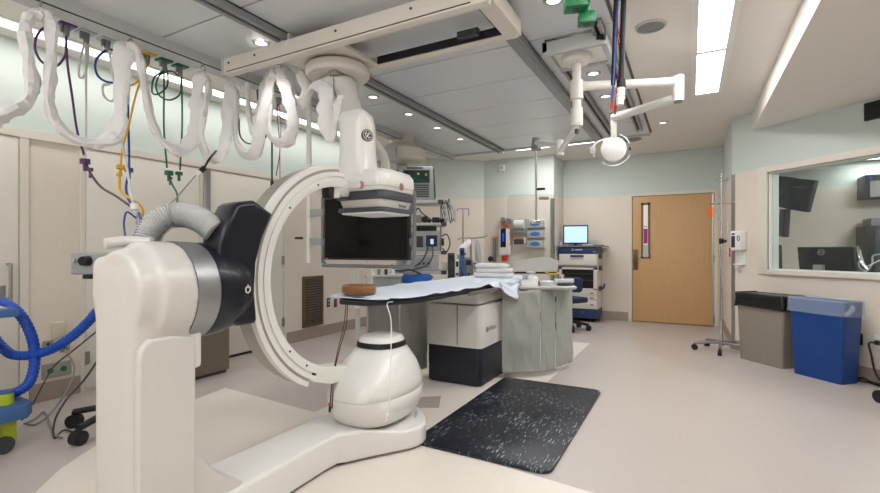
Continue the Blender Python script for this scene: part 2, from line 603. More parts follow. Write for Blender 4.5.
for z in (.30, 1.09):
    build('hinge', MB().box(XL+.012, XL+.024, 4.16, 4.19, z-.055, z+.055, .003).cyl((XL+.024, 4.19, z-.055), (XL+.024, 4.19, z+.055), .008, seg=8), 'steel', d3)
build('threshold_gap', MB().box(XL+.0125, XL+.013, 3.165, 4.186, .0, .03), 'black', d3)
struct('trim_5', MB().box(XL+.0, XL+.03, 3.085, 3.165, .02, 2.09, .004), 'steel')

# back door: oak leaf, painted frame
fr = struct('trim_6', MB().box(dx0-.05, dx0, YB-.015, YB+.1, 0, 2.18).box(dx1, dx1+.05, YB-.015, YB+.1, 0, 2.18).box(dx0, dx1, YB-.015, YB+.1, 2.135, 2.18), 'trimpaint')
door = struct('door_4', MB().box(dx0+.006, dx1-.004, YB+.005, YB+.05, .012, 2.13, .003), 'oak')
vx0, vx1, vz0, vz1 = -.725, -.585, 1.08, 2.02
build('vision_frame', MB().box(vx0, vx0+.035, YB-.006, YB+.02, vz0, vz1).box(vx1-.035, vx1, YB-.006, YB+.02, vz0, vz1).box(vx0, vx1, YB-.006, YB+.02, vz0, vz0+.04).box(vx0, vx1, YB-.006, YB+.02, vz1-.04, vz1), 'handle', door)
build('vision_pane', MB().box(vx0+.03, vx1-.03, YB+.0, YB+.006, vz0+.03, vz1-.03), mat('corridor behind vision pane', (226, 222, 218), .15, var=.04, emit=(230, 225, 220), estr=.25), door)
build('corridor_poster', MB().box(vx0+.04, vx1-.04, YB-.002, YB+.001, 1.33, 1.58), 'magenta', door)
build('corridor_notice', MB().box(vx0+.04, vx1-.04, YB-.002, YB+.001, 1.15, 1.31).box(vx0+.045, vx1-.045, YB-.002, YB+.001, 1.60, 1.63), 'lgrey', door)
pp = build('pull_plate', MB().box(-.848, -.772, YB-.004, YB+.008, .88, 1.23, .004), 'handle', door)
build('pull_handle', MB().tube([(-.81, YB-.004, .95), (-.81, YB-.045, .96), (-.81, YB-.045, 1.15), (-.81, YB-.004, 1.16)], .011, sub=3), 'handle', pp)
build('edge_guard', MB().box(dx1-.03, dx1-.006, YB-.008, YB+.006, .02, 2.12), 'steel', door)
for z in (.12, 1.08, 2.05):
    build('hinge', MB().cyl((dx1-.004, YB-.016, z-.06), (dx1-.004, YB-.016, z+.06), .012, seg=10), 'steel', door)
build('label_plate', MB().box(-.70, -.61, YB-.012, YB-.004, 1.10, 1.16), 'lgrey', door)

# control room window: frame, sill, pane
win = struct('window_1', MB(W45).box(WX0-.11, WX0, -.02, .02, WZ0-.05, WZ1+.07, .003).box(WX1, WX1+.1, -.02, .02, WZ0-.05, WZ1+.07, .003)
       .box(WX0, WX1, -.02, .02, WZ1, WZ1+.07, .003).box(WX0, WX1, -.03, .02, WZ0-.05, WZ0, .003), 'trimpaint')
build('window_reveal', MB(W45).box(WX0, WX0+.014, .02, .15, WZ0, WZ1).box(WX0, WX1, .02, .15, WZ0, WZ0+.012).box(WX0, WX1, .02, .15, WZ1-.012, WZ1), mat('pale green window reveal', (240, 245, 241), .5, var=.02), win)
build('window_pane', MB(W45).box(WX0+.014, WX1-.01, .05, .058, WZ0+.012, WZ1-.012), 'glass', win)

# control room behind the window
struct('wall_control_back', MB().box(.56, 4.8, 8.65, 8.75, 0, 2.6), 'wall')
struct('wall_control_side', MB().box(4.7, 4.8, 2.3, 8.7, 0, 2.6), 'wall')
struct('ceiling_control', MB(W45).prism([(.2, .14), (6.0, .14), (6.0, 4.2), (.2, 4.2)], 2.5, 2.54), 'ceil')

# steel corner guards
struct('trim_7', MB(W45).box(-.004, .04, -.006, .0, .02, 2.15).box(-.006, 0, -.006, .06, .02, 2.15), 'steel')
struct('trim_8', MB().box(-2.09, -2.03, 7.772, 7.78, .15, 2.10).box(-2.036, -2.028, 7.772, 7.83, .15, 2.10), 'steel')

# ---------------------------------------------------------------- ceiling: grey panel field, rails, bridge
px0, px1 = -3.62, -.48
py = [.65+.69*k for k in range(-3, 10)]
py[-1] = 6.92
pm = MB()
cols = [(px0+.05, -2.70), (-2.60, -1.19), (-1.09, px1)]
for a, b in cols:
    for k in range(len(py)-1):
        pm.box(a, b, py[k]+.006, py[k+1]-.006, ZC-.03, ZC+.001, .003, 1)
struct('trim_9', pm, 'panel')
struct('trim_10', MB().box(px0-.02, px1+.02, -1.5, 6.93, ZC-.012, ZC+.0005), mat('dark panel seam', (96, 98, 102), .6, var=.05))

def rail(name, x, y0, y1, w, label, slot=True):
    t = thing(name, label, 'ceiling rail', (x, (y0+y1)/2, ZC), None)
    build('rail_body', MB().box(x-w/2, x-w*.16, y0, y1, ZC-.085, ZC-.005, .004, 1).box(x+w*.16, x+w/2, y0, y1, ZC-.085, ZC-.005, .004, 1).box(x-w/2, x+w/2, y0, y1, ZC-.04, ZC-.005), 'alu', t)
    build('slot', MB().box(x-w*.16, x+w*.16, y0, y1-.01, ZC-.06, ZC-.041), 'darkalu', t) if slot else build('cover_strip', MB().box(x-w*.3, x+w*.3, y0, y1-.01, ZC-.09, ZC-.06, .004), 'alu', t)
    return t
rail('ceiling_rail', -2.65, -1.4, 6.92, .105, 'dark slotted ceiling rail above the C-arm, second rail from the left wall')
rail('ceiling_rail', -1.14, -1.4, 6.85, .11, 'grey ceiling rail under the right end of the beige bridge', False)
rail('ceiling_rail', -.935, 3.45, 6.7, .075, 'thin ceiling rail carrying the left side of the lamp boom carriage')
rail('ceiling_rail', -.575, 3.3, 6.5, .075, 'thin ceiling rail at the right edge of the grey ceiling panels')
# white edge rail with hooks along the left side
t = thing('curtain_rail', 'long white edge rail along the left of the grey ceiling, sleeves hang from it', 'ceiling rail', (-3.6, 3, ZC), None)
build('rail_body', MB().box(-3.66, -3.48, -1.4, 6.93, ZC-.10, ZC-.001, .005, 1), 'lgrey', t)
build('slot', MB().box(-3.505, -3.498, -1.4, 6.9, ZC-.106, ZC-.099), 'darkalu', t)
# end trims of the field
struct('trim_11', MB().box(-3.62, px1, 6.90, 6.95, ZC-.05, ZC), 'lgrey')

# travelling bridge
br = thing('ceiling_bridge', 'beige overhead travelling bridge of long beams across the ceiling rails', 'ceiling bridge', (-2.4, 2.8, ZC))
build('front_beam', MB().box(-3.27, -1.0, 2.38, 2.45, 2.62, 2.745, .008), 'beam', br)
build('rear_beam', MB().box(-2.66, -1.02, 2.93, 2.985, 2.66, 2.745, .008), 'beam', br)
build('end_beam', MB().box(-1.10, -.99, 2.36, 2.96, 2.655, 2.765, .008), 'beam', br)
build('carriage_plate', MB().box(-2.74, -2.16, 2.45, 3.0, 2.672, 2.70, .006), 'beam', br)
build('slot', MB().box(-2.15, -1.1, 2.915, 2.931, 2.68, 2.735), 'darkalu', br)
build('slot', MB().box(-3.22, -1.1, 2.376, 2.381, 2.632, 2.637), 'darkalu', br)
build('roller_block', MB().cbox((-2.65, 2.50, 2.775), (.14, .16, .08), .006), 'lgrey', br)
build('roller_block', MB().cbox((-1.35, 2.89, 2.72), (.16, .05, .05), .006), 'dgrey', br)
build('end_cap', MB().box(-3.285, -3.265, 2.375, 2.455, 2.615, 2.75, .004), 'lgrey', br)
for x in (-3.2, -2.9, -2.1, -1.5):
    build('bolt', MB().cyl((x, 2.379, 2.70), (x, 2.374, 2.70), .009, seg=8), 'dgrey', br)

# suspension disc and column hanging from the bridge, carries the monitor yoke
sx, sy = -2.44, 2.79
su = thing('monitor_suspension', 'round ceiling disc with a thick beige neck hanging from the bridge behind the detector', 'ceiling suspension', (sx, sy, 2.66))
build('disc', MB().lathe([(.05, 2.66), (.235, 2.655), (.25, 2.635), (.25, 2.60), (.23, 2.575), (.06, 2.57)], (sx, sy, 0), seg=48), 'beam', su)
build('neck', MB().ring_loft([[(sx+dx_*.88+a*math.cos(2*PI*j/28), sy+dx_*.48+b*math.sin(2*PI*j/28), z) for j in range(28)] for a, b, dx_, z in
      ((.13, .12, 0, 2.56), (.16, .15, 0, 2.53), (.165, .15, .01, 2.42), (.155, .145, .05, 2.32), (.13, .13, .10, 2.22), (.10, .10, .13, 2.12), (.06, .06, .15, 2.08))]), 'gantry2', su)
build('seam', MB().tube([(sx+.075, sy-.135, 2.53), (sx+.085, sy-.135, 2.42), (sx+.11, sy-.11, 2.33)], .004, seg=6, sub=3), 'grey', su)
build('clamp', MB().cbox((sx+.08, sy-.13, 2.565), (.07, .05, .05), .004), 'steel', su)
build('arm', MB().tube([(sx+.13, sy+.07, 2.14), (sx+.1, sy+.35, 2.12), (sx+.02, sy+.62, 2.0), (-2.45, 3.42, 1.72)], .04, sub=5), 'beam', su)

# downlights in the panels
def downlight(x, y, z, label, r=.055, group=None, on=True):
    t = thing('recessed_downlight', label, 'downlight', (x, y, z), group)
    build('trim_ring', MB().lathe([(r*.78, z-.001), (r*.8, z-.008), (r, z-.008), (r*1.22, z-.002), (r*1.22, z+.002), (r*.78, z+.002)], (x, y, 0), seg=28), 'chrome', t)
    build('lens', MB().lathe([(.001, z-.004), (r*.79, z-.004), (r*.79, z), (.001, z)], (x, y, 0), seg=28), 'bulb' if on else 'grey', t)
    return t
zp = ZC-.03
names = ['nearest', 'second', 'third', 'fourth', 'fifth', 'farthest']
for i, y in enumerate((2.44, 3.86, 4.55, 5.24, 5.93)):
    w = ['left of the bridge beam, nearest the camera', 'just behind the bridge disc', 'second behind the bridge disc', 'third behind the bridge disc', 'last before the end of the dark rail'][i]
    downlight(-2.90, y, zp, 'small recessed downlight in the grey panels, '+w)
for i, y in enumerate((2.92, 3.62, 4.30, 5.0, 5.7)):
    w = ['cut by the top edge of the picture', 'hidden beside the lamp carriage', 'just behind the lamp carriage', 'behind the lamp arm', 'farthest of the row'][i]
    if i == 1: continue
    downlight(-.765, y, zp, 'small recessed downlight between the thin lamp rails, '+w)
downlight(-.30, 6.50, ZC, 'small recessed downlight in the cream ceiling near the oak door', .05)
t = thing('ceiling_speaker', 'round grey ceiling speaker grille in the cream ceiling right of the rails', 'speaker', (-.25, 3.66, ZC))
build('grille', MB().lathe([(.001, ZC-.01), (.085, ZC-.008), (.09, ZC-.004), (.09, ZC)], (-.25, 3.66, 0)), 'grey', t)
build('bezel', MB().lathe([(.09, ZC-.001), (.09, ZC-.012), (.105, ZC-.01), (.108, ZC), ], (-.25, 3.66, 0)), 'lgrey', t)
t = tag(build('ceiling_vent', MB().lathe([(.001, ZC-.012), (.11, ZC-.012), (.14, ZC), (.12, ZC)], (-.75, 6.93+.35, 0)), 'grey'), 'round grey ceiling vent near the back wall above the lamp', 'vent')

# fluorescent fixtures
def troffer(x0, x1, ys, label, lensmat='lamp'):
    t = thing('ceiling_light', label, 'ceiling light', ((x0+x1)/2, (ys[0]+ys[-1])/2, ZC))
    fm = MB()
    e = .045
    fm.box(x0-e, x0, ys[0]-e, ys[-1]+e, ZC-.012, ZC).box(x1, x1+e, ys[0]-e, ys[-1]+e, ZC-.012, ZC)
    for k, y in enumerate(ys):
        g = e/2 if 0 < k < len(ys)-1 else e
        fm.box(x0, x1, y-g if k else y-e, y+g if k < len(ys)-1 else y+e, ZC-.012, ZC)
    build('frame', fm, 'white', t)
    for a, b in zip(ys[:-1], ys[1:]):
        build('diffuser', MB().box(x0, x1, a+.02, b-.02, ZC-.006, ZC-.001), lensmat, t)
    return t
troffer(.055, .255, [.72, 1.94, 3.14, 4.34, 5.52], 'long bright rectangular fluorescent ceiling light on the right')
t = thing('strip_light', 'continuous bright strip light along the ceiling by the left wall', 'strip light', (-4.28, 2.5, ZC))
build('frame', MB().box(-4.40, -4.37, -1.6, 5.7, ZC-.012, ZC).box(-4.22, -4.19, -1.6, 5.7, ZC-.012, ZC), 'white', t)
build('diffuser', MB().box(-4.37, -4.22, -1.58, 5.68, ZC-.006, ZC-.001), 'lamp2', t)
t = thing('strip_light', 'short bright strip light across the ceiling above the back pier', 'strip light', (-1.72, 7.2, ZC))
build('frame', MB().box(-2.5, -.95, 7.0, 7.03, ZC-.012, ZC).box(-2.5, -.95, 7.17, 7.20, ZC-.012, ZC), 'white', t)
build('diffuser', MB().box(-2.48, -.97, 7.03, 7.17, ZC-.006, ZC-.001), 'lamp2', t)

# ---------------------------------------------------------------- C-arm gantry
GX, GZ = -1.88, 1.067
CY = 2.12
AX = -1.90            # centre of the C
DY = 2.54            # beam axis
ga = thing('angiography_c_arm', 'large white floor-standing angiography C-arm with navy pivot and tall detector column', 'C-arm', (GX, 1.02, 0))
# pedestal + barrel shell as one smooth surface
pm = MB()
pm.box(-2.03, -1.735, .905, 1.14, 0.0, 1.175, .055, 3)
pm.cyl((GX, .915, GZ-.018), (GX, 1.12, GZ-.018), .17, .206, seg=48)
pm.cyl((GX, .99, GZ-.018), (GX, 1.125, GZ-.018), .206, .206, seg=48)
pm.box(-2.045, -1.94, .905, 1.06, 1.0, 1.20, .045, 3)
pm.prism([(.93, 0), (1.42, 0), (1.42, .16), (1.37, .19), (1.22, .32), (1.14, .45), (.93, .5)], -2.03, -1.735, 'X', .02)
ped = remesh(build('pedestal', pm, 'gantry', ga), .012, 8)
cov = build('cover_panel', MB().prism([(.915, .1), (1.128, .1), (1.128, .875), (1.03, .895), (.955, .895), (.925, .87), (.915, .83)], -1.745, -1.712, 'X', .012, 3), 'gantry', ga)
build('rear_cover', MB().box(-1.86, -1.755, 1.12, 1.185, .74, .90, .02, 3), 'gantry2', ga)
build('top_cover', MB().tube([(-2.02, .95, 1.245), (-2.0, 1.02, 1.255), (-1.93, 1.08, 1.25)], .022, seg=12), 'gantry', ga)
# foot with the round end
fo = MB()
plan = [(-2.03, 1.1), (-1.735, 1.1), (-1.74, 1.9), (-1.70, 2.02), (-1.57, 2.22), (-1.475, 2.36), (-1.455, 2.47), (-1.52, 2.59), (-1.62, 2.70), (-1.78, 2.77), (-1.95, 2.74), (-2.09, 2.62), (-2.13, 2.46), (-2.10, 2.25), (-2.03, 1.95)]
plan2 = spline([Vector((a, b, 0)) for a, b in plan], 3, True)
fo.prism([(p.x, p.y) for p in plan2], .014, .185, 'Z', .022, 3)
for v in fo.bm.verts:
    if v.co.z > .1 and v.co.y > 2.05:
        t_ = min(1, (v.co.y-2.05)/.3)
        v.co.z -= .052*t_*t_*(3-2*t_)
build('base_foot', fo, 'gantry2', ga)
build('foot_plinth', MB().prism([(GX+(p.x-GX)*.80, 2+(p.y-2)*.90) for p in plan2], 0, .014), 'dgrey', ga)
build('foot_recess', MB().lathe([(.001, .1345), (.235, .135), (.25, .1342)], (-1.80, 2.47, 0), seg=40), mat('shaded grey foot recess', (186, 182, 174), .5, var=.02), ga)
# barrel ring and navy hub
build('metal_ring', MB().lathe([(.12, 1.115), (.207, 1.115), (.208, 1.12), (.206, 1.210), (.202, 1.214), (.12, 1.214)], (GX, 0, GZ-.018), 'Y', 56), 'satin', ga)
hub = build('pivot_hub', MB().lathe([(.12, 1.21), (.200, 1.212), (.204, 1.22), (.204, 1.265), (.199, 1.315), (.186, 1.365), (.164, 1.405), (.125, 1.435), (.07, 1.45), (.02, 1.452)], (GX, 0, GZ-.018), 'Y', 56), 'navy', ga)
# power mark on the hub, facing right
pc = Vector((GX+.187, 1.350, GZ-.018))
pT = frame(pc+Vector((.004, .001, 0)), (-.25, .97, 0))
pmk = MB(pT).tube([(.012*math.sin(a), 0, .012*math.cos(a)) for a in [R(40+k*28) for k in range(11)]], .0022, seg=6, sub=2)
pmk.cyl((0, 0, .004), (0, 0, .016), .0022, seg=6)
bmesh.ops.scale(pmk.bm, vec=(1.25,)*3, space=pT.inverted(), verts=pmk.bm.verts[:])
build('power_icon', pmk, 'white', hub)
# navy carrier block that clasps the arc
cb = [(1.25, 1.0), (1.25, 1.24), (1.275, 1.315), (1.325, 1.415), (1.35, 1.432), (1.425, 1.447), (1.534, 1.391), (1.475, 1.275), (1.44, 1.165), (1.43, 1.03), (1.442, .90), (1.43, .885), (1.346, .885), (1.28, .93)]
build('arm_carrier', MB().prism(cb, -1.87, -1.735, 'X', .024, 3), 'navy', ga)
# the C itself: stepped section swept through the half circle
def sweep(sec, a0, a1, n=64):
    rings = []
    for i in range(n+1):
        a = R(a0+(a1-a0)*i/n)
        rings.append([(AX+x, CY+r*math.cos(a), GZ+r*math.sin(a)) for r, x in sec])
    return rings
sec = [(.528, -.075), (.528, .075), (.548, .085), (.575, .085), (.575, .078), (.588, .078), (.588, .085), (.612, .085), (.612, -.085), (.548, -.085)]
arc = build('c_arc', MB().ring_loft(sweep(sec, 88, 248)), 'gantry2', ga, smooth=30)
build('outer_track', MB().ring_loft(sweep([(.611, -.072), (.611, .083), (.630, .083), (.630, .06), (.642, .06), (.642, -.06), (.630, -.072)], 93, 244)), 'track', ga, smooth=30)
build('outer_rim', MB().ring_loft(sweep([(.628, .050), (.628, .086), (.654, .086), (.654, .050)], 93, 244)), 'gantry2', ga, smooth=30)
for a in (112, 138, 222, 238):
    y, z = CY+.555*math.cos(R(a)), GZ+.555*math.sin(R(a))
    build('screw', MB().cyl((AX+.084, y, z), (AX+.088, y, z), .006, seg=8), 'dgrey', arc)
# top end fitting and detector column
build('arc_bracket', MB().box(AX-.10, AX+.02, 2.08, 2.15, GZ+.50, GZ+.62, .02, 3).box(AX-.15, AX-.05, 2.15, 2.38, GZ+.50, GZ+.62, .02, 3).box(AX-.06, AX+.02, 2.05, 2.17, GZ+.47, GZ+.52, .01), 'gantry2', ga)
build('bracket_latch', MB().box(AX+.0, AX+.055, 2.03, 2.08, GZ+.455, GZ+.535, .008), 'black', ga)
cs = []
def rrect(cx, cy, hx, hy, r, n=5):
    pts = []
    for sxx, syy, a0 in ((1, 1, 0), (-1, 1, 90), (-1, -1, 180), (1, -1, 270)):
        for k in range(n+1):
            a = R(a0+90*k/n)
            pts.append((cx+sxx*(hx-r)+r*math.cos(a), cy+syy*(hy-r)+r*math.sin(a)))
    return pts
for z, hx, y0, y1, r in ((1.62, .14, 2.33, 2.56, .04), (1.70, .132, 2.335, 2.54, .04), (1.78, .127, 2.34, 2.53, .07), (1.86, .126, 2.34, 2.53, .09), (2.02, .126, 2.34, 2.525, .09), (2.06, .124, 2.34, 2.51, .08), (2.095, .118, 2.345, 2.48, .045), (2.12, .108, 2.35, 2.44, .04), (2.135, .09, 2.355, 2.41, .025), (2.14, .07, 2.36, 2.40, .015)):
    cs.append([(p[0], p[1], z) for p in rrect(-1.955, (y0+y1)/2, hx, (y1-y0)/2, r)])
colm = build('detector_column', MB().ring_loft(cs), 'gantry2', ga, smooth=50)
# round maker's emblem on the column
eT = Matrix.Translation(Vector((-1.840, 2.388, 1.965))) @ Matrix.Rotation(R(-30), 4, 'Z') @ Matrix.Scale(1.2, 4)
eb = build('logo_badge', MB(eT).lathe([(.001, .004), (.031, .004), (.033, .002), (.033, -.012), (.001, -.012)], (0, 0, 0), 'X', 36), 'black', colm)
lg = MB(eT).tube([(.0045, .026*math.cos(2*PI*k/24), .026*math.sin(2*PI*k/24)) for k in range(24)], .0014, seg=5, sub=2, closed=True)
for k in range(4):   # small flourishes around the ring
    a = PI/4+k*PI/2
    lg.tube([(.0045, .021*math.cos(a-.5), .021*math.sin(a-.5)), (.0045, .0165*math.cos(a), .0165*math.sin(a)), (.0045, .022*math.cos(a+.45), .022*math.sin(a+.45))], .0012, seg=5, sub=4)
# script monogram: two looped letters
def loopline(pts): return [(.0048, y, z) for y, z in pts]
lg.tube(loopline([(-.002, .010), (-.007, .013), (-.012, .008), (-.012, -.001), (-.008, -.006), (-.003, -.003), (-.002, .003), (-.006, .004), (-.002, .003), (-.003, -.009), (-.008, -.014), (-.013, -.011)]), .0017, seg=5, sub=4)
lg.tube(loopline([(.011, .009), (.007, .013), (.003, .010), (.004, .005), (.009, .003), (.004, .001), (.001, -.005), (.004, -.011), (.009, -.011), (.013, -.006)]), .0017, seg=5, sub=4)
build('emblem', lg, 'white', colm)
# detector head: stacked rounded squares
def head(levels, n=6, cy=DY):
    rings = []
    for z, h, r in levels:
        rings.append([(p[0], p[1], z) for p in rrect(GX, cy, h, h, r, n)])
    return MB().ring_loft(rings)
build('detector_head', head([(1.600, .190, .06), (1.608, .200, .07), (1.66, .206, .075), (1.705, .205, .08), (1.735, .190, .085), (1.75, .155, .09)]), 'gantry2', ga, smooth=50)
build('upper_bumper', head([(1.5460, 0.1901, .05), (1.5500, 0.1998, .055), (1.5880, 0.2018, .055), (1.6010, 0.1940, .055)]), 'slate', ga, smooth=50)
plate = build('detector_plate', head([(1.4900, 0.1668, .04), (1.5480, 0.1843, .045)]), 'gantry', ga, smooth=50)
build('lower_bumper', head([(1.4660, 0.1804, .03), (1.4720, 0.1892, .035), (1.4880, 0.1892, .035), (1.4960, 0.1804, .035)]), 'slate', ga, smooth=50)
build('detector_face', head([(1.4560, 0.1697, .03), (1.4680, 0.1746, .03)]), 'white', ga)
build('trim_line', head([(1.6280, 0.2052, .075), (1.6300, 0.2054, .075)]), 'grey', ga)
for nrm, c in (((0, -1, 0), (GX+.03, DY-.2055, 1.638)), ((1, 0, 0), (GX+.2055, DY-.0, 1.638))):
    xx = Vector((1, 0, 0)) if nrm[1] else Vector((0, 1, 0))
    T = frame(Vector(c)+Vector(nrm)*.001, xx)
    dsc = build('target_sticker', MB(T).lathe([(.001, -.001), (.024, -.001), (.025, .001), (.001, .001)], (0, 0, 0), 'Y', 28), 'satin', ga)
    hp = [(0.021*math.cos(R(-90+k*15)), .021*math.sin(R(-90+k*15))) for k in range(13)]
    build('half_disc', MB(T).prism(hp, -.0026, -.001, 'Y'), 'pink', dsc)
build('lettering', text_mb('Innova', .034, frame((GX+.1795, DY+.05, 1.517), (0, 1, 0)) @ Matrix.Rotation(PI/2, 4, 'X'), shear=.2), 'dgrey', plate)
# arc lower fitting and x-ray tube pod
build('tube_bracket', MB().prism([(1.84, GZ-.552), (1.90, GZ-.582), (2.04, GZ-.628), (2.19, GZ-.635), (2.19, GZ-.55), (2.06, GZ-.535), (1.95, GZ-.505), (1.88, GZ-.475)], AX-.075, AX+.075, 'X', .012, 2), mat('pale celadon fitting', (224, 225, 216), .4, var=.02), ga)
build('bracket_bolt', MB().cyl((AX+.072, 1.885, GZ-.535), (AX+.082, 1.885, GZ-.535), .016, seg=10), 'black', ga)
def pod(levels, n=40):
    rings = []
    for z, cy, hy, hx in levels:
        ring = []
        for k in range(n):
            a = 2*PI*k/n
            ca, sa = math.cos(a), math.sin(a)
            e = .82
            ring.append((GX+.115+hx*math.copysign(abs(ca)**e, ca), cy+hy*math.copysign(abs(sa)**e, sa), z))
        rings.append(ring)
    return MB().ring_loft(rings)
pcy = 2.392
def lv(rows): return [(z, pcy+d, a, b) for z, d, a, b in rows]
tb = build('tube_housing', pod(lv([(.150, 0, .16, .12), (.156, 0, .215, .16), (.178, 0, .272, .20), (.22, 0, .312, .23), (.28, 0, .335, .246), (.336, 0, .340, .25), (.339, 0, .335, .246), (.343, 0, .340, .25), (.39, .002, .332, .246), (.44, .010, .305, .234), (.50, .024, .258, .212), (.56, .038, .198, .178), (.605, .05, .152, .145)])), 'gantry2', ga, smooth=60)
build('collar', pod(lv([(.604, .05, .158, .150), (.636, .05, .151, .144)])), 'black', ga)
build('tube_cap', pod(lv([(.634, .05, .147, .139), (.662, .05, .134, .126), (.672, .05, .11, .10)])), 'gantry2', ga, smooth=50)
build('housing_badge', MB().cbox((GX+.32, 2.33, .36), (.012, .03, .008)), 'dgrey', tb)
# corrugated white conduit from the pedestal top to the carrier
cp = [(-2.050, 1.126, 1.211), (-2.046, 1.128, 1.272), (-2.037, 1.144, 1.315), (-2.019, 1.177, 1.355), (-1.989, 1.216, 1.374), (-1.935, 1.246, 1.370), (-1.872, 1.269, 1.343), (-1.816, 1.288, 1.299)]
build('corrugated_conduit', MB().tube(cp, .05, seg=18, sub=22, rf=lambda t, i: .056 if i % 4 < 2 else .046), 'lgrey', ga, smooth=80)

# ---------------------------------------------------------------- patient table
ta = thing('patient_table', 'long narrow angiography patient table with dark top and navy plinth', 'patient table', (GX, 4.05, 0))
def rprism(x0, x1, y0, y1, r, z0, z1, n=5):
    return MB().prism(rrect((x0+x1)/2, (y0+y1)/2, (x1-x0)/2, (y1-y0)/2, r, n), z0, z1, 'Z', .008)
build('plinth', rprism(-2.17, -1.62, 3.72, 4.55, .05, .012, .36), 'navym', ta)
build('plinth_kick', rprism(-2.15, -1.64, 3.74, 4.53, .05, 0, .02), 'black', ta)
pc_ = build('pedestal_cover', MB().ring_loft([[(p[0], p[1], z) for p in rrect(-1.895, (y0+4.6)/2, hx, (4.6-y0)/2, .05)] for z, hx, y0 in ((.345, .283, 3.71), (.36, .286, 3.705), (.72, .292, 3.70), (.725, .285, 3.71))]), 'gantry2', ta)
build('cover_seam', MB().box(-1.84, -1.837, 3.692, 3.70, .37, .72), 'grey', ta)
build('lettering', text_mb('Hefton', .062, frame((-1.600, 3.955, .505), (0, 1, .0)) @ Matrix.Rotation(PI/2, 4, 'X'), shear=.15), 'grey', pc_)
em = MB().tube([(-1.6035, 3.835+.021*math.cos(2*PI*k/16), .502+.021*math.sin(2*PI*k/16)) for k in range(16)], .003, seg=5, sub=2, closed=True)
em.tube([(-1.6035, 3.843, .512), (-1.6035, 3.83, .514), (-1.6035, 3.826, .502), (-1.6035, 3.836, .492), (-1.6035, 3.844, .50)], .0025, seg=5, sub=3)
build('emblem', em, 'grey', pc_)
build('upper_body', rprism(-2.15, -1.64, 3.72, 4.85, .04, .735, .835), 'gantry2', ta)
build('crossbeam', MB().box(-2.12, -1.67, 3.62, 4.95, .82, .868, .008), 'gantry2', ta)
top = []
tp = [(-2.05, 2.36), (-1.98, 2.28), (-1.78, 2.28), (-1.70, 2.36), (-1.585, 2.55), (-1.56, 2.75), (-1.555, 5.15), (-2.205, 5.15), (-2.20, 2.75), (-2.175, 2.55)]
build('tabletop', MB().prism(tp, .868, .90, 'Z', .012), 'navym', ta)
build('cushion', MB().prism([(GX+(a-GX)*.98, 2.18+(b-2.15)*.985) for a, b in tp[:]], .90, .915, 'Z', .006), 'dgrey', ta)
rl = build('side_rail', MB().box(-1.545, -1.527, 3.3, 5.0, .855, .885, .003).box(-2.235, -2.217, 2.9, 5.0, .855, .885, .003), 'steel', ta)
for y in (3.5, 4.3, 4.9):
    build('rail_standoff', MB().box(-1.56, -1.53, y-.02, y+.02, .86, .88).box(-2.235, -2.2, y-.02, y+.02, .86, .88), 'steel', ta)
build('control_box', MB().box(-1.63, -1.54, 4.62, 4.98, .78, .855, .012), 'lgrey', ta)

# pale blue drape lying over the table top
def drape(u, v):
    y = 2.29+2.83*v
    w = .345 if y > 2.6 else .345*(.62+.38*max(0, (y-2.29)/.36))
    x = GX+(2*u-1)*(w+.05*max(0, min(1, (y-3.5)/1.0)))
    d = abs(2*u-1)
    z = .9235+.004*noise.noise(Vector((x*7, y*7, 0)))
    side = max(0, d-.86)/.14
    hang = .008+.11*max(0, min(1, (y-3.7)/.5))*(1 if x > GX else .4)+.02*noise.noise(Vector((y*6, 3.3, x*2)))
    z -= hang*side**1.5
    if v < .02: z -= .01
    return (x, y, z)
build_dr = build('table_drape', MB().grid(48, 110, drape), 'drape', None, smooth=180, solid=.004, recalc=False)
tag(build_dr, 'pale blue white sheet covering the long patient table', 'sheet')
# brown gel ring on the table end
hr = []
hc = Vector((GX-.045, 2.41, .932))
n = 40
def gel(z, r): return [(hc.x+r*1.0*math.cos(2*PI*k/n), hc.y+r*.85*math.sin(2*PI*k/n), hc.z+z) for k in range(n)]
g = MB().ring_loft([gel(0, .112), gel(.012, .120), gel(.045, .120), gel(.056, .114), gel(.058, .104), gel(.055, .07), gel(.03, .055), gel(.0, .055)], closed=True)
tag(build('head_ring', g, 'amber', smooth=60), 'round amber brown gel head ring on the near end of the table', 'head cushion')
# tubes hanging from the table end
cab = thing('infusion_line', 'thin red brown twin cord hanging from the head end of the table', 'cord', (-1.95, 2.24, .55))
pA = [(-1.858, 2.199, 0.888), (-1.856, 2.177, 0.761), (-1.861, 2.129, 0.617), (-1.860, 2.084, 0.478), (-1.857, 2.063, 0.377), (-1.862, 2.060, 0.289)]
build('strand', MB().tube(pA, .0035, seg=6), 'plum', cab)
build('strand', MB().tube([(p[0]+.012+.006*math.sin(i*1.7), p[1], p[2]) for i, p in enumerate(pA)], .003, seg=6), 'black', cab)
build('plug', MB().cyl((-1.862, 2.060, 0.300), (-1.864, 2.059, 0.265), .009, .007, seg=8), 'black', cab)
build('red_clip', MB().cyl((-1.864, 2.059, 0.318), (-1.864, 2.059, 0.300), .008, seg=8), 'red', cab)
cab = thing('infusion_line', 'thin white cord hanging from the table sheet down beside the tube housing', 'cord', (-1.6, 2.42, .5))
pB = [(-1.66, 2.42, .89), (-1.509, 2.139, 0.913), (-1.477, 2.133, 0.826), (-1.466, 2.117, 0.661), (-1.460, 2.108, 0.496), (-1.470, 2.103, 0.357), (-1.480, 2.098, 0.296)]
build('strand', MB().tube(pB, .0028, seg=6), 'white', cab)
build('plug', MB().cyl((-1.480, 2.098, 0.307), (-1.485, 2.095, 0.268), .008, .006, seg=8), 'white', cab)
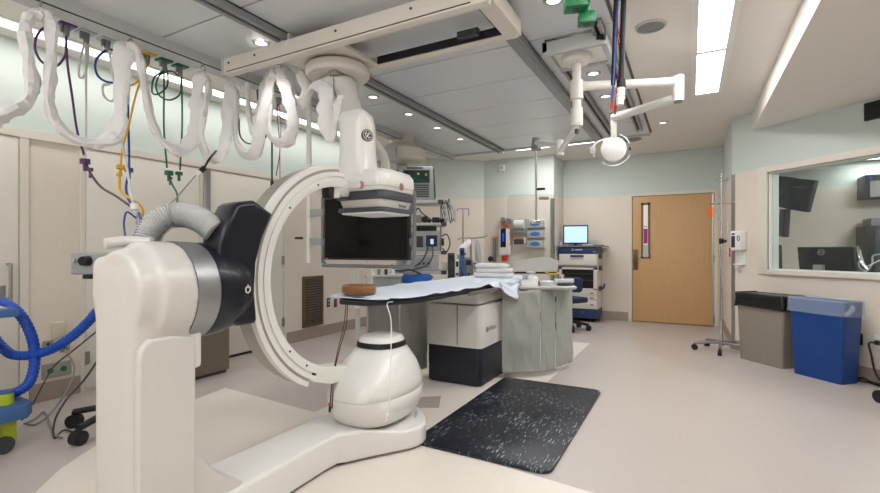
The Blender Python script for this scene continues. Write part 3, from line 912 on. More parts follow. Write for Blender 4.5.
# folded towels
for i, (dx, dyy, w, hgt) in enumerate(((0, 0, .40, .052), (.012, .008, .37, .048), (-.02, .004, .34, .05))):
    z0 = .928+[0, .052, .099][i]
    tw = MB()
    for k in range(1):
        zz = z0
        rings = []
        for q in range(9):
            a = -PI/2+PI*q/8
            ins = .024*(1-math.cos(a))
            ww, dd = w/2-ins-.006*k, .125-ins-.004*k
            rings.append([(-1.86+dx+x, 4.62+dyy+y, zz+hgt/2+hgt/2*math.sin(a)+.012*noise.noise(Vector((x*7, y*7, i*3+k)))) for x, y in rrect(0, 0, ww, dd, .05, 6)])
        tw.ring_loft(rings)
    tag(build('folded_towel', tw, 'towel', smooth=80), ['folded white towel at the bottom of the stack on the table', 'folded white towel in the middle of the table stack', 'folded white towel topmost on the table stack'][i], 'towel', 'folded towels on the table')

# ---------------------------------------------------------------- lead curtains and side tray
def curtain(name, p0, p1, z0, z1, label, folds, amp=.012, seed=0, group='grey lead curtains', m='lead'):
    p0, p1 = Vector(p0), Vector(p1)
    d = p1-p0
    nrm = Vector((-d.y, d.x, 0)).normalized()
    def f(u, v):
        a = amp*(.35+.65*(1-v))
        w = math.sin(u*folds*2*PI+seed+.8*noise.noise(Vector((v*2+seed, u*2, 0))))*a+.016*noise.noise(Vector((u*4, v*4+seed, seed)))+.004*noise.noise(Vector((u*8+v*6, v*8-u*5, seed)))
        p = p0+d*u+nrm*w
        return (p.x, p.y, z0+(z1-z0)*v+.012*noise.noise(Vector((u*3+seed, 1, 0)))*(1-v))
    o = build(name, MB().grid(44, 40, f), m, None, smooth=180, solid=.006, recalc=False)
    return tag(o, label, 'lead curtain', group)
curtain('lead_curtain', (-1.565, 4.10, 0), (-1.25, 4.29, 0), .05, .83, 'grey lead curtain hanging left below the instrument tray', 1.1, .005, 1.0)
curtain('lead_curtain', (-1.245, 4.31, 0), (-1.16, 4.49, 0), .05, .84, 'narrow grey lead curtain at the corner of the instrument tray', .6, .004, 2.2)
curtain('lead_curtain', (-1.155, 4.50, 0), (-1.06, 4.78, 0), .07, .84, 'grey lead curtain on the right end of the instrument tray', .9, .005, 4.0)
curtain('lead_curtain', (-2.28, 3.45, 0), (-2.30, 3.95, 0), .06, .85, 'grey lead curtain beside the left flank of the table pedestal', 1.5, .014, 3.0, m='lead_lit')
curtain('lead_curtain', (-2.275, 2.95, 0), (-2.285, 3.43, 0), .06, .85, 'grey lead curtain nearest the head end of the table', 1.5, .014, 5.1, m='lead_lit')

tr = thing('instrument_tray', 'white side tray with rounded rim beside the table above the lead curtains', 'tray', (-1.3, 4.5, .83))
tT = rz((-1.30, 4.56, .84), 24)
tray_plan = rrect(0, 0, .27, .26, .06)
build('tray_floor', MB(tT).prism(tray_plan, 0, .012, 'Z', .004), 'lgrey', tr)
build('tray_rim', MB(tT).tube([(p[0], p[1], .022) for p in rrect(0, 0, .27, .26, .06, 3)], .016, seg=8, sub=3, closed=True), 'lgrey', tr)
build('support_arm', MB().box(-1.55, -1.42, 4.40, 4.46, .80, .835, .006), 'steel', tr)
def onT(x, y, z): return tT @ Vector((x, y, z))
bm_ = thing('supply_basin', 'white plastic basin in the middle of the instrument tray', 'basin', onT(.04, -.08, .012))
c = onT(.04, -.10, .014)
build('basin_shell', MB().lathe([(.05, 0), (.075, .004), (.095, .055), (.10, .058), (.092, .055), (.07, .01), (.001, .008)], c), 'white', bm_)
build('gauze', MB().sphere((c.x, c.y, c.z+.03), .06, (1, 1, .6), 12, 8), 'towel', bm_)
tag(build('supply_box', MB(tT).box(-.24, -.08, -.22, -.10, .014, .075, .006).box(-.22, -.10, -.21, -.11, .076, .088, .004), 'white'), 'low white supply box at the left front of the instrument tray', 'box')
tag(build('supply_tub', MB(tT).prism(rrect(-.15, .03, .05, .06, .02), .014, .13, 'Z', .008), 'cleartray'), 'clear tub standing behind the white box on the tray', 'tub')
bt = thing('spray_bottle', 'small white bottle with a wide cap standing on the tray', 'bottle', onT(-.15, -.03, .09))
c = onT(-.14, -.16, .089)
build('bottle_body', MB().lathe([(.001, 0), (.028, 0), (.03, .01), (.03, .05), (.016, .065), (.001, .065)], c), 'white', bt)
build('cap', MB().lathe([(.001, .065), (.045, .066), (.045, .078), (.02, .085), (.001, .085)], c), 'lgrey', bt)
for i, (x, y, r) in enumerate(((-.03, .06, .032), (.05, .08, .028), (-.07, -.05, .022))):
    c = onT(x, y, .014)
    tag(build('metal_cup', MB().lathe([(.6*r, 0), (r, .05), (r*1.08, .052), (r*.95, .048), (.55*r, .006), (.001, .005)], c), 'chrome'), ['small steel cup behind the basin, left one', 'small steel cup at the back of the tray, right one', 'tiny steel cup between the white box and the basin'][i], 'cup', 'steel cups on the tray')
cbx = thing('control_pad', 'pale control pad with a blue screen and dark keys on the right of the tray', 'control panel', onT(.18, .05, .03))
kT = tT @ Matrix.Translation(Vector((.18, .03, .05))) @ Matrix.Rotation(R(-14), 4, 'X')
build('pad_body', MB(kT).box(-.09, .10, -.17, .20, -.03, .012, .012, 3), 'lgrey', cbx)
build('pad_screen', MB(kT).box(-.05, .05, .04, .16, .012, .016), 'bluescreen', cbx)
for k in range(3):
    build('key', MB(kT).box(-.05, .05, -.12+k*.05, -.09+k*.05, .012, .018, .002), 'dgrey', cbx)
for i, (x, y) in enumerate(((.12, .2), (.2, -.2))):
    c = onT(x, y, .035)
tag(build('table_clamp', MB().lathe([(.001, 0), (.018, 0), (.02, .03), (.012, .045), (.012, .06), (.022, .075), (.02, .09), (.001, .095)], onT(.235, .235, .03)), 'chrome'), 'upright chrome clamp at the far right corner of the tray', 'clamp')
# bunched sheet hanging at the table corner
def bunch(u, v):
    a = u*PI
    x = -1.53+.05*math.sin(a)+.02*noise.noise(Vector((u*4, v*5, 1)))
    y = 3.95+.5*u
    z = .93-.02*v-.12*v*v*(1-.3*math.cos(u*9))-.03*noise.noise(Vector((u*6, v*3, 4)))
    return (x+.05*v*v, y, z)
tag(build('drape_corner', MB().grid(26, 14, bunch), 'drape', None, smooth=180, solid=.004, recalc=False), 'bunched sheet corner hanging over the table edge by the tray', 'sheet')

# anti-fatigue mat
tag(build('floor_mat', MB().prism(rrect(-1.10, 3.28, .44, .835, .07), .0015, .02, 'Z', .008), 'mat'), 'black marbled anti-fatigue mat on the floor beside the table', 'mat')

# ---------------------------------------------------------------- monitor behind the C-arm
mo = thing('large_monitor', 'very large black wall-size monitor in a grey tube frame behind the detector', 'monitor', (-2.25, 3.6, 1.2))
MT = rz((-2.505, 3.28, 0), 6)      # local x to the right, local -y faces the operator
mx0, mx1, mz0, mz1 = -.485, .385, 1.13, 1.70
build('screen_case', MB(MT).box(mx0, mx1, 0, .07, mz0, mz1, .006), 'black', mo)
build('screen', MB(MT).box(mx0+.012, mx1-.012, -.003, .001, mz0+.02, mz1-.012), 'screen', mo)
fz0, fz1 = mz0-.055, mz1+.05
loop = []
for cx, cz, a0 in ((mx1+.045, fz0+.07, -90), (mx1+.045, fz1-.07, 0), (mx0-.0, fz1-.07, 90), (mx0-.0, fz0+.07, 180)):
    for k in range(4):
        a = R(a0+30*k)
        loop.append((cx-.07*(1 if cx > 0 else -1)+.07*math.cos(a)+(0 if cx > 0 else -.04), .03, cz+.07*math.sin(a)))
build('frame_tube', MB(MT).tube(loop, .017, seg=10, sub=3, closed=True), 'grey', mo)
for a, b in ((mx0-.03, mx0+.02), (mx1-.02, mx1+.05)):
    for z in (1.25, 1.55):
        build('frame_bracket', MB(MT).box(a, b, .02, .06, z, z+.07, .004), 'grey', mo)
build('power_mark', MB(MT).box(mx0+.02, mx0+.045, -.005, -.002, mz0+.008, mz0+.014), 'lgrey', mo)
po = thing('monitor_pole', 'white vertical tube pole at the left of the large monitor', 'pole', (-2.850, 2.894, 1.101))
pp_ = (-2.810, 2.853, 1.102)
build('pole_tube', MB().cyl((pp_[0], pp_[1], 1.11), (pp_[0], pp_[1], 2.82), .021), 'pipe', po)
build('pole_joint', MB().cyl((pp_[0], pp_[1], 1.40), (pp_[0], pp_[1], 1.45), .024), 'pipe', po)
build('end_cap', MB().cyl((pp_[0], pp_[1], 1.11), (pp_[0], pp_[1], 1.125), .023), 'pipe', po)
for z in (1.26, 1.50):
    build('pole_bracket', MB(rz((pp_[0], pp_[1], 0), 6)).box(.0, .13, -.012, .02, z, z+.06, .004), 'devgrey', po)
build('sensor_clip', MB(rz((pp_[0], pp_[1], 0), 20)).box(-.12, -.05, -.02, .0, 1.31, 1.33, .006), 'black', po)

# ---------------------------------------------------------------- lamp boom
bo = thing('surgical_lamp_boom', 'off-white ceiling boom with two jointed arms and a round exam lamp', 'lamp boom', (-.755, 3.68, ZC))
bx, by = -.785, 3.70
build('carriage_frame', MB().box(-.99, -.53, 3.44, 3.48, 2.70, 2.80, .004).box(-.99, -.53, 3.90, 3.94, 2.74, 2.80, .004).box(-.99, -.95, 3.44, 3.94, 2.72, 2.80, .004).box(-.57, -.53, 3.44, 3.94, 2.72, 2.80, .004), 'lgrey', bo)
build('carriage_plate', MB().box(-.95, -.57, 3.48, 3.90, 2.755, 2.775, .004), 'white', bo)
build('end_stop', MB().box(-.59, -.54, 3.43, 3.45, 2.735, 2.79), 'black', bo)
build('canopy', MB().lathe([(.05, 2.685), (.09, 2.69), (.115, 2.715), (.12, 2.745), (.11, 2.757), (.05, 2.758)], (bx, by, 0), seg=36), 'pipe', bo)
build('post', MB().cyl((bx, by, 2.30), (bx, by, 2.70), .034).cyl((bx, by, 2.41), (bx, by, 2.56), .05).cyl((bx, by, 2.20), (bx, by, 2.34), .047), 'pipe', bo)
ex, ey = -.08, 4.02
build('upper_arm', MB().tube([(bx, by, 2.515), (bx+.3, by+.15, 2.525), (ex, ey, 2.53)], .036, seg=12, sub=4, flat=1.0), 'pipe', bo)
build('elbow', MB().cyl((ex, ey, 2.38), (ex, ey, 2.575), .042), 'pipe', bo)
build('elbow_cap', MB().cyl((ex, ey, 2.37), (ex, ey, 2.381), .03), 'grey', bo)
lx, ly = -.62, 4.5
build('lower_arm', MB().tube([(ex, ey, 2.405), (ex-.2, ey+.18, 2.42), (lx, ly, 2.45)], .036, seg=12, sub=4), 'pipe', bo)
build('drop_joint', MB().cyl((lx, ly, 2.24), (lx, ly, 2.47), .026), 'pipe', bo)
lc = Vector((lx, ly, 2.155))
nf = Vector((.25, -.95, -.12)).normalized()
LT = frame(lc, Vector((1, .26, 0)), (0, 0, 1))
build('yoke', MB(LT).tube([(0, 0, .10), (-.07, .02, .10), (-.15, .02, .07), (-.19, .01, 0), (-.17, .0, -.06)], .010, seg=8), 'pipe', bo)
build('yoke_block', MB(LT).cbox((-.185, 0, -.005), (.05, .05, .07), .008), 'lgrey', bo)
build('lamp_head', MB(LT).lathe([(.001, .0), (.09, .004), (.112, .02), (.114, .04), (.09, .075), (.04, .095), (.001, .098)], (0, -.03, 0), 'Y', 40), 'white', bo)
build('lamp_grip', MB(LT).tube([(.150*math.cos(R(a)), .02, .150*math.sin(R(a))) for a in range(20, 80, 12)], .006, seg=6).tube([(.150*math.cos(R(a)), .02, .150*math.sin(R(a))) for a in range(-130, -20, 12)], .006, seg=6), 'white', bo)
build('lamp_knob', MB(LT).cbox((.14, .0, .0), (.02, .03, .03), .005), 'black', bo)

# ceiling-hung acrylic shield on its own jointed arm
sh = thing('acrylic_shield', 'clear acrylic radiation shield hanging on a thin pole from a ceiling arm', 'radiation shield', (-1.37, 4.5, 2.3))
q0 = (-0.782, 3.697, 2.200)
q1 = (-0.982, 3.964, 2.065)
q2 = (-1.355, 4.500, 2.295)
build('arm', MB().tube([(bx, by, 2.25), q0, q1], .026, seg=10, sub=3), 'pipe', sh)
build('arm', MB().tube([(q1[0], q1[1], q1[2]+.06), (q2[0], q2[1], q2[2])], .026, seg=10, sub=1), 'pipe', sh)
build('elbow', MB().cyl((q1[0], q1[1], q1[2]-.03), (q1[0], q1[1], q1[2]+.10), .034), 'pipe', sh)
build('hub', MB().cyl((q2[0], q2[1], q2[2]-.07), (q2[0], q2[1], q2[2]+.05), .05, .04), 'grey', sh)
build('hub_screw', MB().cyl((bx, by, 2.14), (bx, by, 2.2), .015), 'dgrey', sh)
build('pole', MB().cyl((q2[0], q2[1], q2[2]-.05), (q2[0], q2[1], 1.50), .011), 'steel', sh)
build('pole_lever', MB().tube([(q2[0], q2[1], 1.83), (q2[0]+.08, q2[1]+.04, 1.835)], .012, sub=1, seg=8), 'black', sh)
ST = rz((q2[0], q2[1], 0), 25)
sp = [(-.285, 1.03), (.185, 1.03), (.185, 1.78)]+[(-.235+.05*math.cos(R(a)), 1.73+.05*math.sin(R(a))) for a in (90, 112, 135, 157, 180)]
build('shield_pane', MB(ST).prism(sp, .02, .032, 'Y'), 'clear', sh)
build('pole_clamp', MB(ST).cbox((.0, .0, 1.50), (.09, .06, .04), .006), 'chrome', sh)
build('name_plate', MB(ST).box(.03, .13, .012, .02, 1.725, 1.755), 'grey', sh)
fl_ = [(-.22, 1.11), (.10, 1.16), (.22, 1.11), (.20, 1.00), (-.24, 1.00)]
build('lower_flap', MB(ST).prism(fl_, -.05, -.042, 'Y'), 'cleartray', sh)
build('flap_edge', MB(ST).box(-.22, .20, -.06, -.04, .985, 1.004), 'black', sh)
build('yellow_edge', MB(ST).tube([(.08, -.05, 1.00), (.14, -.05, .985), (.22, -.05, .99)], .012, seg=6), 'yellowtrim', sh)

# cable drop at the top centre
def pz(px, py, d): return None
cd = thing('cable_drop', 'hanging bundle of thick black cables with white end connectors in front of the lamp boom', 'cable bundle', (-.37, 2.98, 2.84))
ca = [(-0.360, 3.061, 2.856), (-0.364, 3.047, 2.651), (-0.369, 3.034, 2.398), (-0.374, 3.031, 2.249)]
build('black_cable', MB().tube(ca, .017, seg=10), 'rubber', cd)
build('black_cable', MB().tube([(p[0]-.045, p[1]-.01, p[2]) for p in ca], .014, seg=10), 'rubber', cd)
build('ceiling_gland', MB().lathe([(.001, 2.80), (.05, 2.81), (.06, 2.85), (.001, 2.851)], (ca[0][0]-.02, ca[0][1], 0)), 'dgrey', cd)
build('cable_boot', MB().cyl((-0.374, 3.031, 2.274), (-0.369, 3.034, 2.225), .027), 'black', cd)
build('connector', MB().cyl((-0.374, 3.031, 2.225), (-0.374, 3.031, 2.175), .024).cyl((-0.374, 3.031, 2.175), (-0.380, 3.028, 2.163), .03), 'white', cd)
build('connector', MB().cyl((-0.377, 3.007, 2.162), (-0.377, 3.007, 2.113), .022), 'white', cd)
cd = thing('hanging_lead', 'thin blue lead with a red plug hanging beside the black cables', 'lead', (-0.419, 3.018, 2.402))
build('lead', MB().tube([(-0.393, 3.043, 2.806), (-0.405, 3.025, 2.589), (-0.412, 3.010, 2.336), (-0.420, 3.006, 2.200), (-0.423, 3.004, 2.125)], .006, seg=8), 'bluehose2', cd)
build('plug', MB().cyl((-0.423, 3.004, 2.144), (-0.426, 3.003, 2.094), .008), 'red', cd)
cd = thing('hanging_lead', 'thin red lead with a red plug hanging beside the black cables', 'lead', (-0.393, 3.043, 2.406))
build('lead', MB().tube([(-0.404, 3.060, 2.817), (-0.397, 3.052, 2.599), (-0.382, 3.049, 2.406), (-0.397, 3.030, 2.228), (-0.405, 3.025, 2.104)], .005, seg=8), 'red', cd)
build('plug', MB().cyl((-0.405, 3.025, 2.116), (-0.408, 3.024, 2.066), .008), 'red', cd)
# green power sockets
for i, (pt, s, lb) in enumerate((((-0.558, 2.600, 2.590), .12, 'green square power socket box at the top edge of the picture, the higher of two'), ((-0.514, 2.681, 2.531), .09, 'green square power socket box hanging lower, right of the other green box'))):
    t = thing('socket_box', lb, 'socket box', pt)
    bT = rz(pt, 20)
    build('box_body', MB(bT).cbox((0, 0, 0), (s, s*.8, .065), .006), 'greenbox', t)
    build('socket_face', MB(bT).lathe([(.001, -.036), (.018, -.036), (.019, -.032), (.001, -.031)], (0, 0, 0)), 'dgrey', t)
    build('cord', MB().tube([(pt[0], pt[1], pt[2]+.03), (pt[0]+.01, pt[1]+.02, pt[2]+.12), (pt[0], pt[1]+.03, ZC-.03)], .008, seg=8), 'greenbox', t)

# ---------------------------------------------------------------- hanging white cable sleeves along the edge rail
fs = thing('cable_sleeve', 'long white fabric cable sleeve looping down in folds from the edge rail hooks', 'cable sleeve', (-3.5, 2.2, 2.74))
def sleeve(name, pts, r, seed):
    rnd = random.Random(seed)
    path = spline([Vector(p) for p in pts], 7)
    n = len(path)
    rings = []
    side = Vector((0, 0, 0))
    for i, p in enumerate(path):
        t = (path[min(i+1, n-1)]-path[max(i-1, 0)]).normalized()
        w0 = Vector((.83, -.55, 0)) if i == 0 else side       # broad side of the flattened sleeve
        side = (w0-t*w0.dot(t)).normalized()
        nr = t.cross(side)
        tw = .9*noise.noise(Vector((i*.07, seed*3.1, 0)))
        a_ = side*math.cos(tw)+nr*math.sin(tw)
        b_ = nr*math.cos(tw)-side*math.sin(tw)
        k = 1+.30*noise.noise(Vector((i*.22, seed, 5)))
        f = .62+.22*noise.noise(Vector((i*.25, seed, 9)))
        ring = []
        for q in range(9):
            an = 2*PI*q/9
            rr = r*k*(1+.30*noise.noise(Vector((i*.38, q*1.7, seed)))+.10*rnd.uniform(-1, 1))
            ring.append(tuple(p+a_*math.cos(an)*rr*1.5+b_*math.sin(an)*rr*f*1.1))
        rings.append(ring)
    return build(name, MB().ring_loft(rings), 'fabric', fs, smooth=24)
sleeve('sleeve_loop', [(-3.450, 1.065, 1.943), (-3.450, 1.121, 2.009), (-3.480, 1.209, 2.089), (-3.500, 1.258, 2.216), (-3.500, 1.239, 2.366), (-3.500, 1.220, 2.527), (-3.500, 1.249, 2.630), (-3.500, 1.297, 2.670)], 0.046, 1)
sleeve('sleeve_loop', [(-3.500, 1.292, 2.662), (-3.480, 1.335, 2.633), (-3.470, 1.341, 2.497), (-3.460, 1.327, 2.280), (-3.450, 1.323, 2.105), (-3.440, 1.370, 1.985), (-3.440, 1.477, 1.920), (-3.440, 1.590, 1.931), (-3.460, 1.691, 2.029), (-3.480, 1.738, 2.210), (-3.500, 1.748, 2.440), (-3.500, 1.768, 2.615), (-3.500, 1.814, 2.668)], 0.043, 2)
sleeve('sleeve_loop', [(-3.500, 1.807, 2.666), (-3.460, 1.840, 2.634), (-3.450, 1.875, 2.444), (-3.440, 1.911, 2.207), (-3.430, 1.977, 2.046), (-3.430, 2.097, 1.980), (-3.450, 2.221, 2.054), (-3.480, 2.299, 2.250), (-3.500, 2.312, 2.474), (-3.500, 2.338, 2.636), (-3.500, 2.373, 2.664)], 0.038, 3)
sleeve('sleeve_loop', [(-3.500, 2.364, 2.653), (-3.460, 2.390, 2.564), (-3.440, 2.332, 2.333), (-3.430, 2.300, 2.115), (-3.420, 2.362, 1.957), (-3.440, 2.476, 2.004), (-3.460, 2.556, 2.225), (-3.480, 2.591, 2.476), (-3.480, 2.610, 2.620), (-3.480, 2.660, 2.670)], 0.035, 4)
sleeve('sleeve_loop', [(-3.493, 2.660, 2.673), (-3.441, 2.640, 2.484), (-3.467, 2.640, 2.210), (-3.364, 2.640, 2.052), (-3.226, 2.640, 2.038), (-3.152, 2.640, 2.206), (-3.092, 2.640, 2.431), (-3.044, 2.660, 2.628), (-2.986, 2.660, 2.667)], 0.033, 5)
sleeve('sleeve_loop', [(-3.564, 2.840, 2.779), (-3.550, 2.840, 2.593), (-3.524, 2.840, 2.388), (-3.444, 2.840, 2.269), (-3.391, 2.840, 2.406), (-3.327, 2.840, 2.647), (-3.238, 2.840, 2.774)], 0.033, 6)
sleeve('sleeve_loop', [(-3.066, 2.700, 2.712), (-3.067, 2.680, 2.505), (-3.103, 2.680, 2.276), (-3.032, 2.680, 2.134), (-2.893, 2.680, 2.101), (-2.814, 2.680, 2.222), (-2.847, 2.680, 2.405), (-2.927, 2.680, 2.597), (-2.972, 2.700, 2.711)], 0.032, 7)
sleeve('sleeve_loop', [(-3.084, 2.780, 2.777), (-2.944, 2.760, 2.709), (-2.898, 2.760, 2.534), (-2.807, 2.760, 2.429), (-2.740, 2.760, 2.508), (-2.793, 2.780, 2.655), (-2.905, 2.800, 2.783)], 0.033, 8)
sleeve('sleeve_loop', [(-2.541, 2.580, 2.421), (-2.402, 2.520, 2.439), (-2.279, 2.480, 2.333), (-2.270, 2.460, 2.198), (-2.233, 2.450, 2.064), (-2.187, 2.450, 2.016), (-2.159, 2.450, 2.110), (-2.150, 2.460, 2.237), (-2.140, 2.480, 2.283)], .036, 9)
for p in ((-3.500, 1.297, 2.701), (-3.500, 1.814, 2.718), (-3.500, 2.364, 2.727)):
    build('hook', MB().cyl((p[0], p[1], p[2]+.06), p, .005, seg=8).tube([(p[0], p[1]+.02*math.sin(R(a)), p[2]-.02-.02*-math.cos(R(a))) for a in range(0, 360, 45)], .005, seg=6, sub=2, closed=True), 'steel', fs)
for p in ((-3.263, 2.600, 2.664), (-2.884, 2.620, 2.699)):
    build('hook', MB().cyl((p[0], p[1], p[2]+.08), (p[0], p[1], p[2]-.02), .004, seg=8), 'steel', fs)
build('sleeve_tie', MB().tube([(-2.818, 2.760, 2.735), (-2.731, 2.740, 2.614), (-2.698, 2.740, 2.512), (-2.744, 2.720, 2.562), (-2.809, 2.740, 2.661)], .03, seg=10, flat=.5), 'fabric', fs)

# ---------------------------------------------------------------- medical gas outlets and hoses
ZG = ZC-.045
gp = thing('gas_outlet_panel', 'pale ceiling plate with a row of coloured medical gas outlets beside the edge rail', 'outlet panel', (-3.82, 1.95, ZC))
a0 = (-3.800, 1.491, 2.832)
a1 = (-3.800, 2.464, 2.820)
build('plate', MB().box(-3.93, -3.70, a0[1], a1[1], ZG-.022, ZC-.001, .004), 'paleplate', gp)
outs = [(65, 22, 'purple'), (86, 34, 'lgrey'), (107, 40, 'lgrey'), (127, 45, 'bluehose2'), (147, 51, 'yellow'), (164, 58, 'green'), (181, 63, 'green')]
OP = [(-3.800, 1.548, 2.802), (-3.800, 1.668, 2.769), (-3.800, 1.803, 2.780), (-3.800, 1.940, 2.797), (-3.800, 2.088, 2.807), (-3.800, 2.223, 2.801), (-3.800, 2.358, 2.808)]
for (a, b, c), p in zip(outs, OP):
    f = build('outlet_face', MB().box(p[0]-.05, p[0]+.05, p[1]-.05, p[1]+.05, ZG-.034, ZG-.02, .004), c, gp)
    build('outlet_valve', MB().cyl((p[0], p[1], ZG-.034), (p[0], p[1], ZG-.10), .024, .018).cyl((p[0]+.01, p[1]-.03, ZG-.034), (p[0]+.01, p[1]-.03, ZG-.085), .014), 'satin', f)
def hose(name, label, pts, r, m, loops=(), conn=()):
    t = thing(name, label, 'gas hose', pts[0])
    build('hose_tube', MB().tube(pts, r, seg=8), m, t)
    for lp in loops:
        build('coil', MB().tube(lp, r, seg=8), m, t)
    for k, (p, q, rr, mm) in enumerate(conn):
        build('coupling', MB().cyl(p, q, rr*.8, seg=14).cyl(q, (q[0], q[1], q[2]-.05), rr*.32, seg=10), mm, t)
    return t
hose('gas_hose', 'purple gas hose dropping from the purple outlet to a purple coupling', [(-3.800, 1.548, 2.747), (-3.800, 1.554, 2.541), (-3.800, 1.583, 2.306), (-3.800, 1.613, 2.068), (-3.800, 1.656, 1.899)], 0.0079, 'purple',
     [[(-3.840, 1.530, 2.748), (-3.840, 1.462, 2.747), (-3.840, 1.407, 2.670), (-3.840, 1.391, 2.569), (-3.840, 1.429, 2.489), (-3.840, 1.507, 2.490), (-3.840, 1.558, 2.578), (-3.840, 1.564, 2.665)]], [((-3.800, 1.662, 1.871), (-3.800, 1.662, 1.836), .04, 'purple'), ((-3.800, 1.693, 1.812), (-3.800, 1.693, 1.790), .025, 'purple')])
hose('gas_hose', 'plum coloured hose curving from the purple coupling toward the white junction', [(-3.800, 1.668, 1.837), (-3.750, 1.677, 1.762), (-3.650, 1.694, 1.665), (-3.500, 1.716, 1.595), (-3.350, 1.730, 1.520)], 0.0086, 'plum')
hose('gas_hose', 'white gas hose dropping straight beside the purple hose', [(-3.800, 1.668, 2.754), (-3.800, 1.668, 2.439), (-3.800, 1.668, 2.152), (-3.800, 1.662, 1.886)], 0.0079, 'whitehose',
     [[(-3.820, 1.689, 2.738), (-3.820, 1.689, 2.594), (-3.820, 1.664, 2.470), (-3.820, 1.634, 2.460), (-3.820, 1.640, 2.576), (-3.820, 1.671, 2.717)]])
hose('gas_hose', 'long pale hose running down from the third outlet to the white junction', [(-3.800, 1.809, 2.768), (-3.780, 1.827, 2.561), (-3.720, 1.831, 2.330), (-3.620, 1.815, 2.019), (-3.500, 1.794, 1.752), (-3.350, 1.749, 1.542)], 0.0086, 'whitehose',
     [[(-3.800, 1.823, 2.459), (-3.800, 1.776, 2.430), (-3.800, 1.783, 2.358), (-3.800, 1.830, 2.334), (-3.800, 1.864, 2.382)]], [((-3.330, 1.745, 1.534), (-3.320, 1.746, 1.493), .032, 'white'), ((-3.310, 1.747, 1.479), (-3.300, 1.745, 1.444), .02, 'lgrey')])
hose('gas_hose', 'blue gas hose with a wide coil below the blue outlet', [(-3.800, 1.948, 2.807), (-3.800, 1.955, 2.609), (-3.800, 1.948, 2.299), (-3.720, 1.914, 1.976), (-3.650, 1.878, 1.828)], 0.0086, 'bluehose2',
     [[(-3.820, 1.887, 2.734), (-3.820, 1.819, 2.716), (-3.820, 1.753, 2.639), (-3.820, 1.734, 2.559), (-3.820, 1.759, 2.494), (-3.820, 1.819, 2.477), (-3.820, 1.887, 2.499), (-3.820, 1.951, 2.581)]], [((-3.650, 1.878, 1.828), (-3.650, 1.878, 1.798), .035, 'bluehose2')])
hose('gas_hose', 'blue hose running from the blue coupling down to the junction', [(-3.650, 1.878, 1.791), (-3.600, 1.832, 1.686), (-3.500, 1.794, 1.589), (-3.400, 1.775, 1.526)], 0.0086, 'bluehose2')
hose('gas_hose', 'yellow gas hose slanting down from the yellow outlet', [(-3.800, 2.096, 2.794), (-3.800, 2.088, 2.703), (-3.800, 2.043, 2.561), (-3.780, 1.988, 2.400), (-3.750, 1.922, 2.148), (-3.700, 1.855, 1.962), (-3.650, 1.823, 1.849)], 0.0079, 'yellow',
     [[(-3.800, 2.096, 2.706), (-3.800, 2.043, 2.577), (-3.800, 1.976, 2.500), (-3.800, 1.919, 2.490)]], [((-3.650, 1.823, 1.841), (-3.650, 1.820, 1.812), .034, 'yellow'), ((-3.650, 1.813, 1.781), (-3.650, 1.813, 1.760), .024, 'yellow')])
hose('gas_hose', 'yellow hose curling from the yellow coupling around the white junction', [(-3.650, 1.813, 1.752), (-3.600, 1.792, 1.652), (-3.500, 1.794, 1.596), (-3.400, 1.808, 1.550), (-3.350, 1.814, 1.485), (-3.300, 1.768, 1.411)], 0.0086, 'yellow')
hose('gas_hose', 'green gas hose coiled under the left green outlet', [(-3.800, 2.223, 2.784), (-3.800, 2.223, 2.537), (-3.800, 2.223, 2.208), (-3.800, 2.248, 1.899)], 0.0072, 'green',
     [[(-3.820, 2.251, 2.749), (-3.820, 2.268, 2.654), (-3.820, 2.251, 2.566), (-3.820, 2.186, 2.496), (-3.820, 2.138, 2.498), (-3.820, 2.154, 2.617), (-3.820, 2.226, 2.699)]], [((-3.800, 2.264, 1.877), (-3.800, 2.264, 1.843), .042, 'green'), ((-3.800, 2.272, 1.828), (-3.800, 2.272, 1.811), .024, 'green')])
hose('gas_hose', 'green gas hose coiled under the right green outlet', [(-3.800, 2.366, 2.794), (-3.800, 2.375, 2.541), (-3.800, 2.375, 2.243), (-3.800, 2.358, 1.899)], 0.0072, 'green',
     [[(-3.820, 2.379, 2.674), (-3.820, 2.370, 2.552), (-3.820, 2.284, 2.476), (-3.820, 2.202, 2.485), (-3.820, 2.170, 2.557), (-3.820, 2.202, 2.657), (-3.820, 2.293, 2.721), (-3.820, 2.361, 2.702)]], [((-3.800, 2.349, 1.881), (-3.800, 2.349, 1.856), .036, 'green')])
hose('gas_hose', 'short green hose curving from the green couplings behind the corrugated conduit', [(-3.780, 2.260, 1.808), (-3.700, 2.237, 1.742), (-3.600, 2.209, 1.668), (-3.500, 2.148, 1.562)], 0.0079, 'green')
for (pts, lb, m, r) in (([(-3.200, 1.689, 1.431), (-3.200, 1.634, 1.466), (-3.200, 1.616, 1.400), (-3.100, 1.571, 1.320), (-3.000, 1.532, 1.244)], 'thin navy tube looping below the white junction', 'bluehose2', .006),
                        ([(-3.300, 1.761, 1.473), (-3.200, 1.720, 1.406), (-3.100, 1.636, 1.335), (-3.000, 1.560, 1.257)], 'bright blue tube dropping behind the corrugated conduit', 'hoseblue', .009)):
    tag(build('gas_tube', MB().tube(pts, r, seg=8), m, None), lb, 'tube')
w = thing('sensor_lead', 'thin grey lead with a black and white plug slanting down behind the conduit', 'lead', (-3.300, 2.246, 1.856))
build('lead', MB().tube([(-3.300, 2.172, 1.791), (-3.200, 2.022, 1.668), (-3.100, 1.895, 1.577), (-3.000, 1.781, 1.508)], .004, seg=6), 'grey', w)
build('plug', MB().cyl((-3.300, 2.238, 1.855), (-3.300, 2.205, 1.819), .022, .018, seg=10), 'black', w)
build('plug_sleeve', MB().cyl((-3.300, 2.205, 1.819), (-3.300, 2.172, 1.783), .016, .006, seg=10), 'white', w)
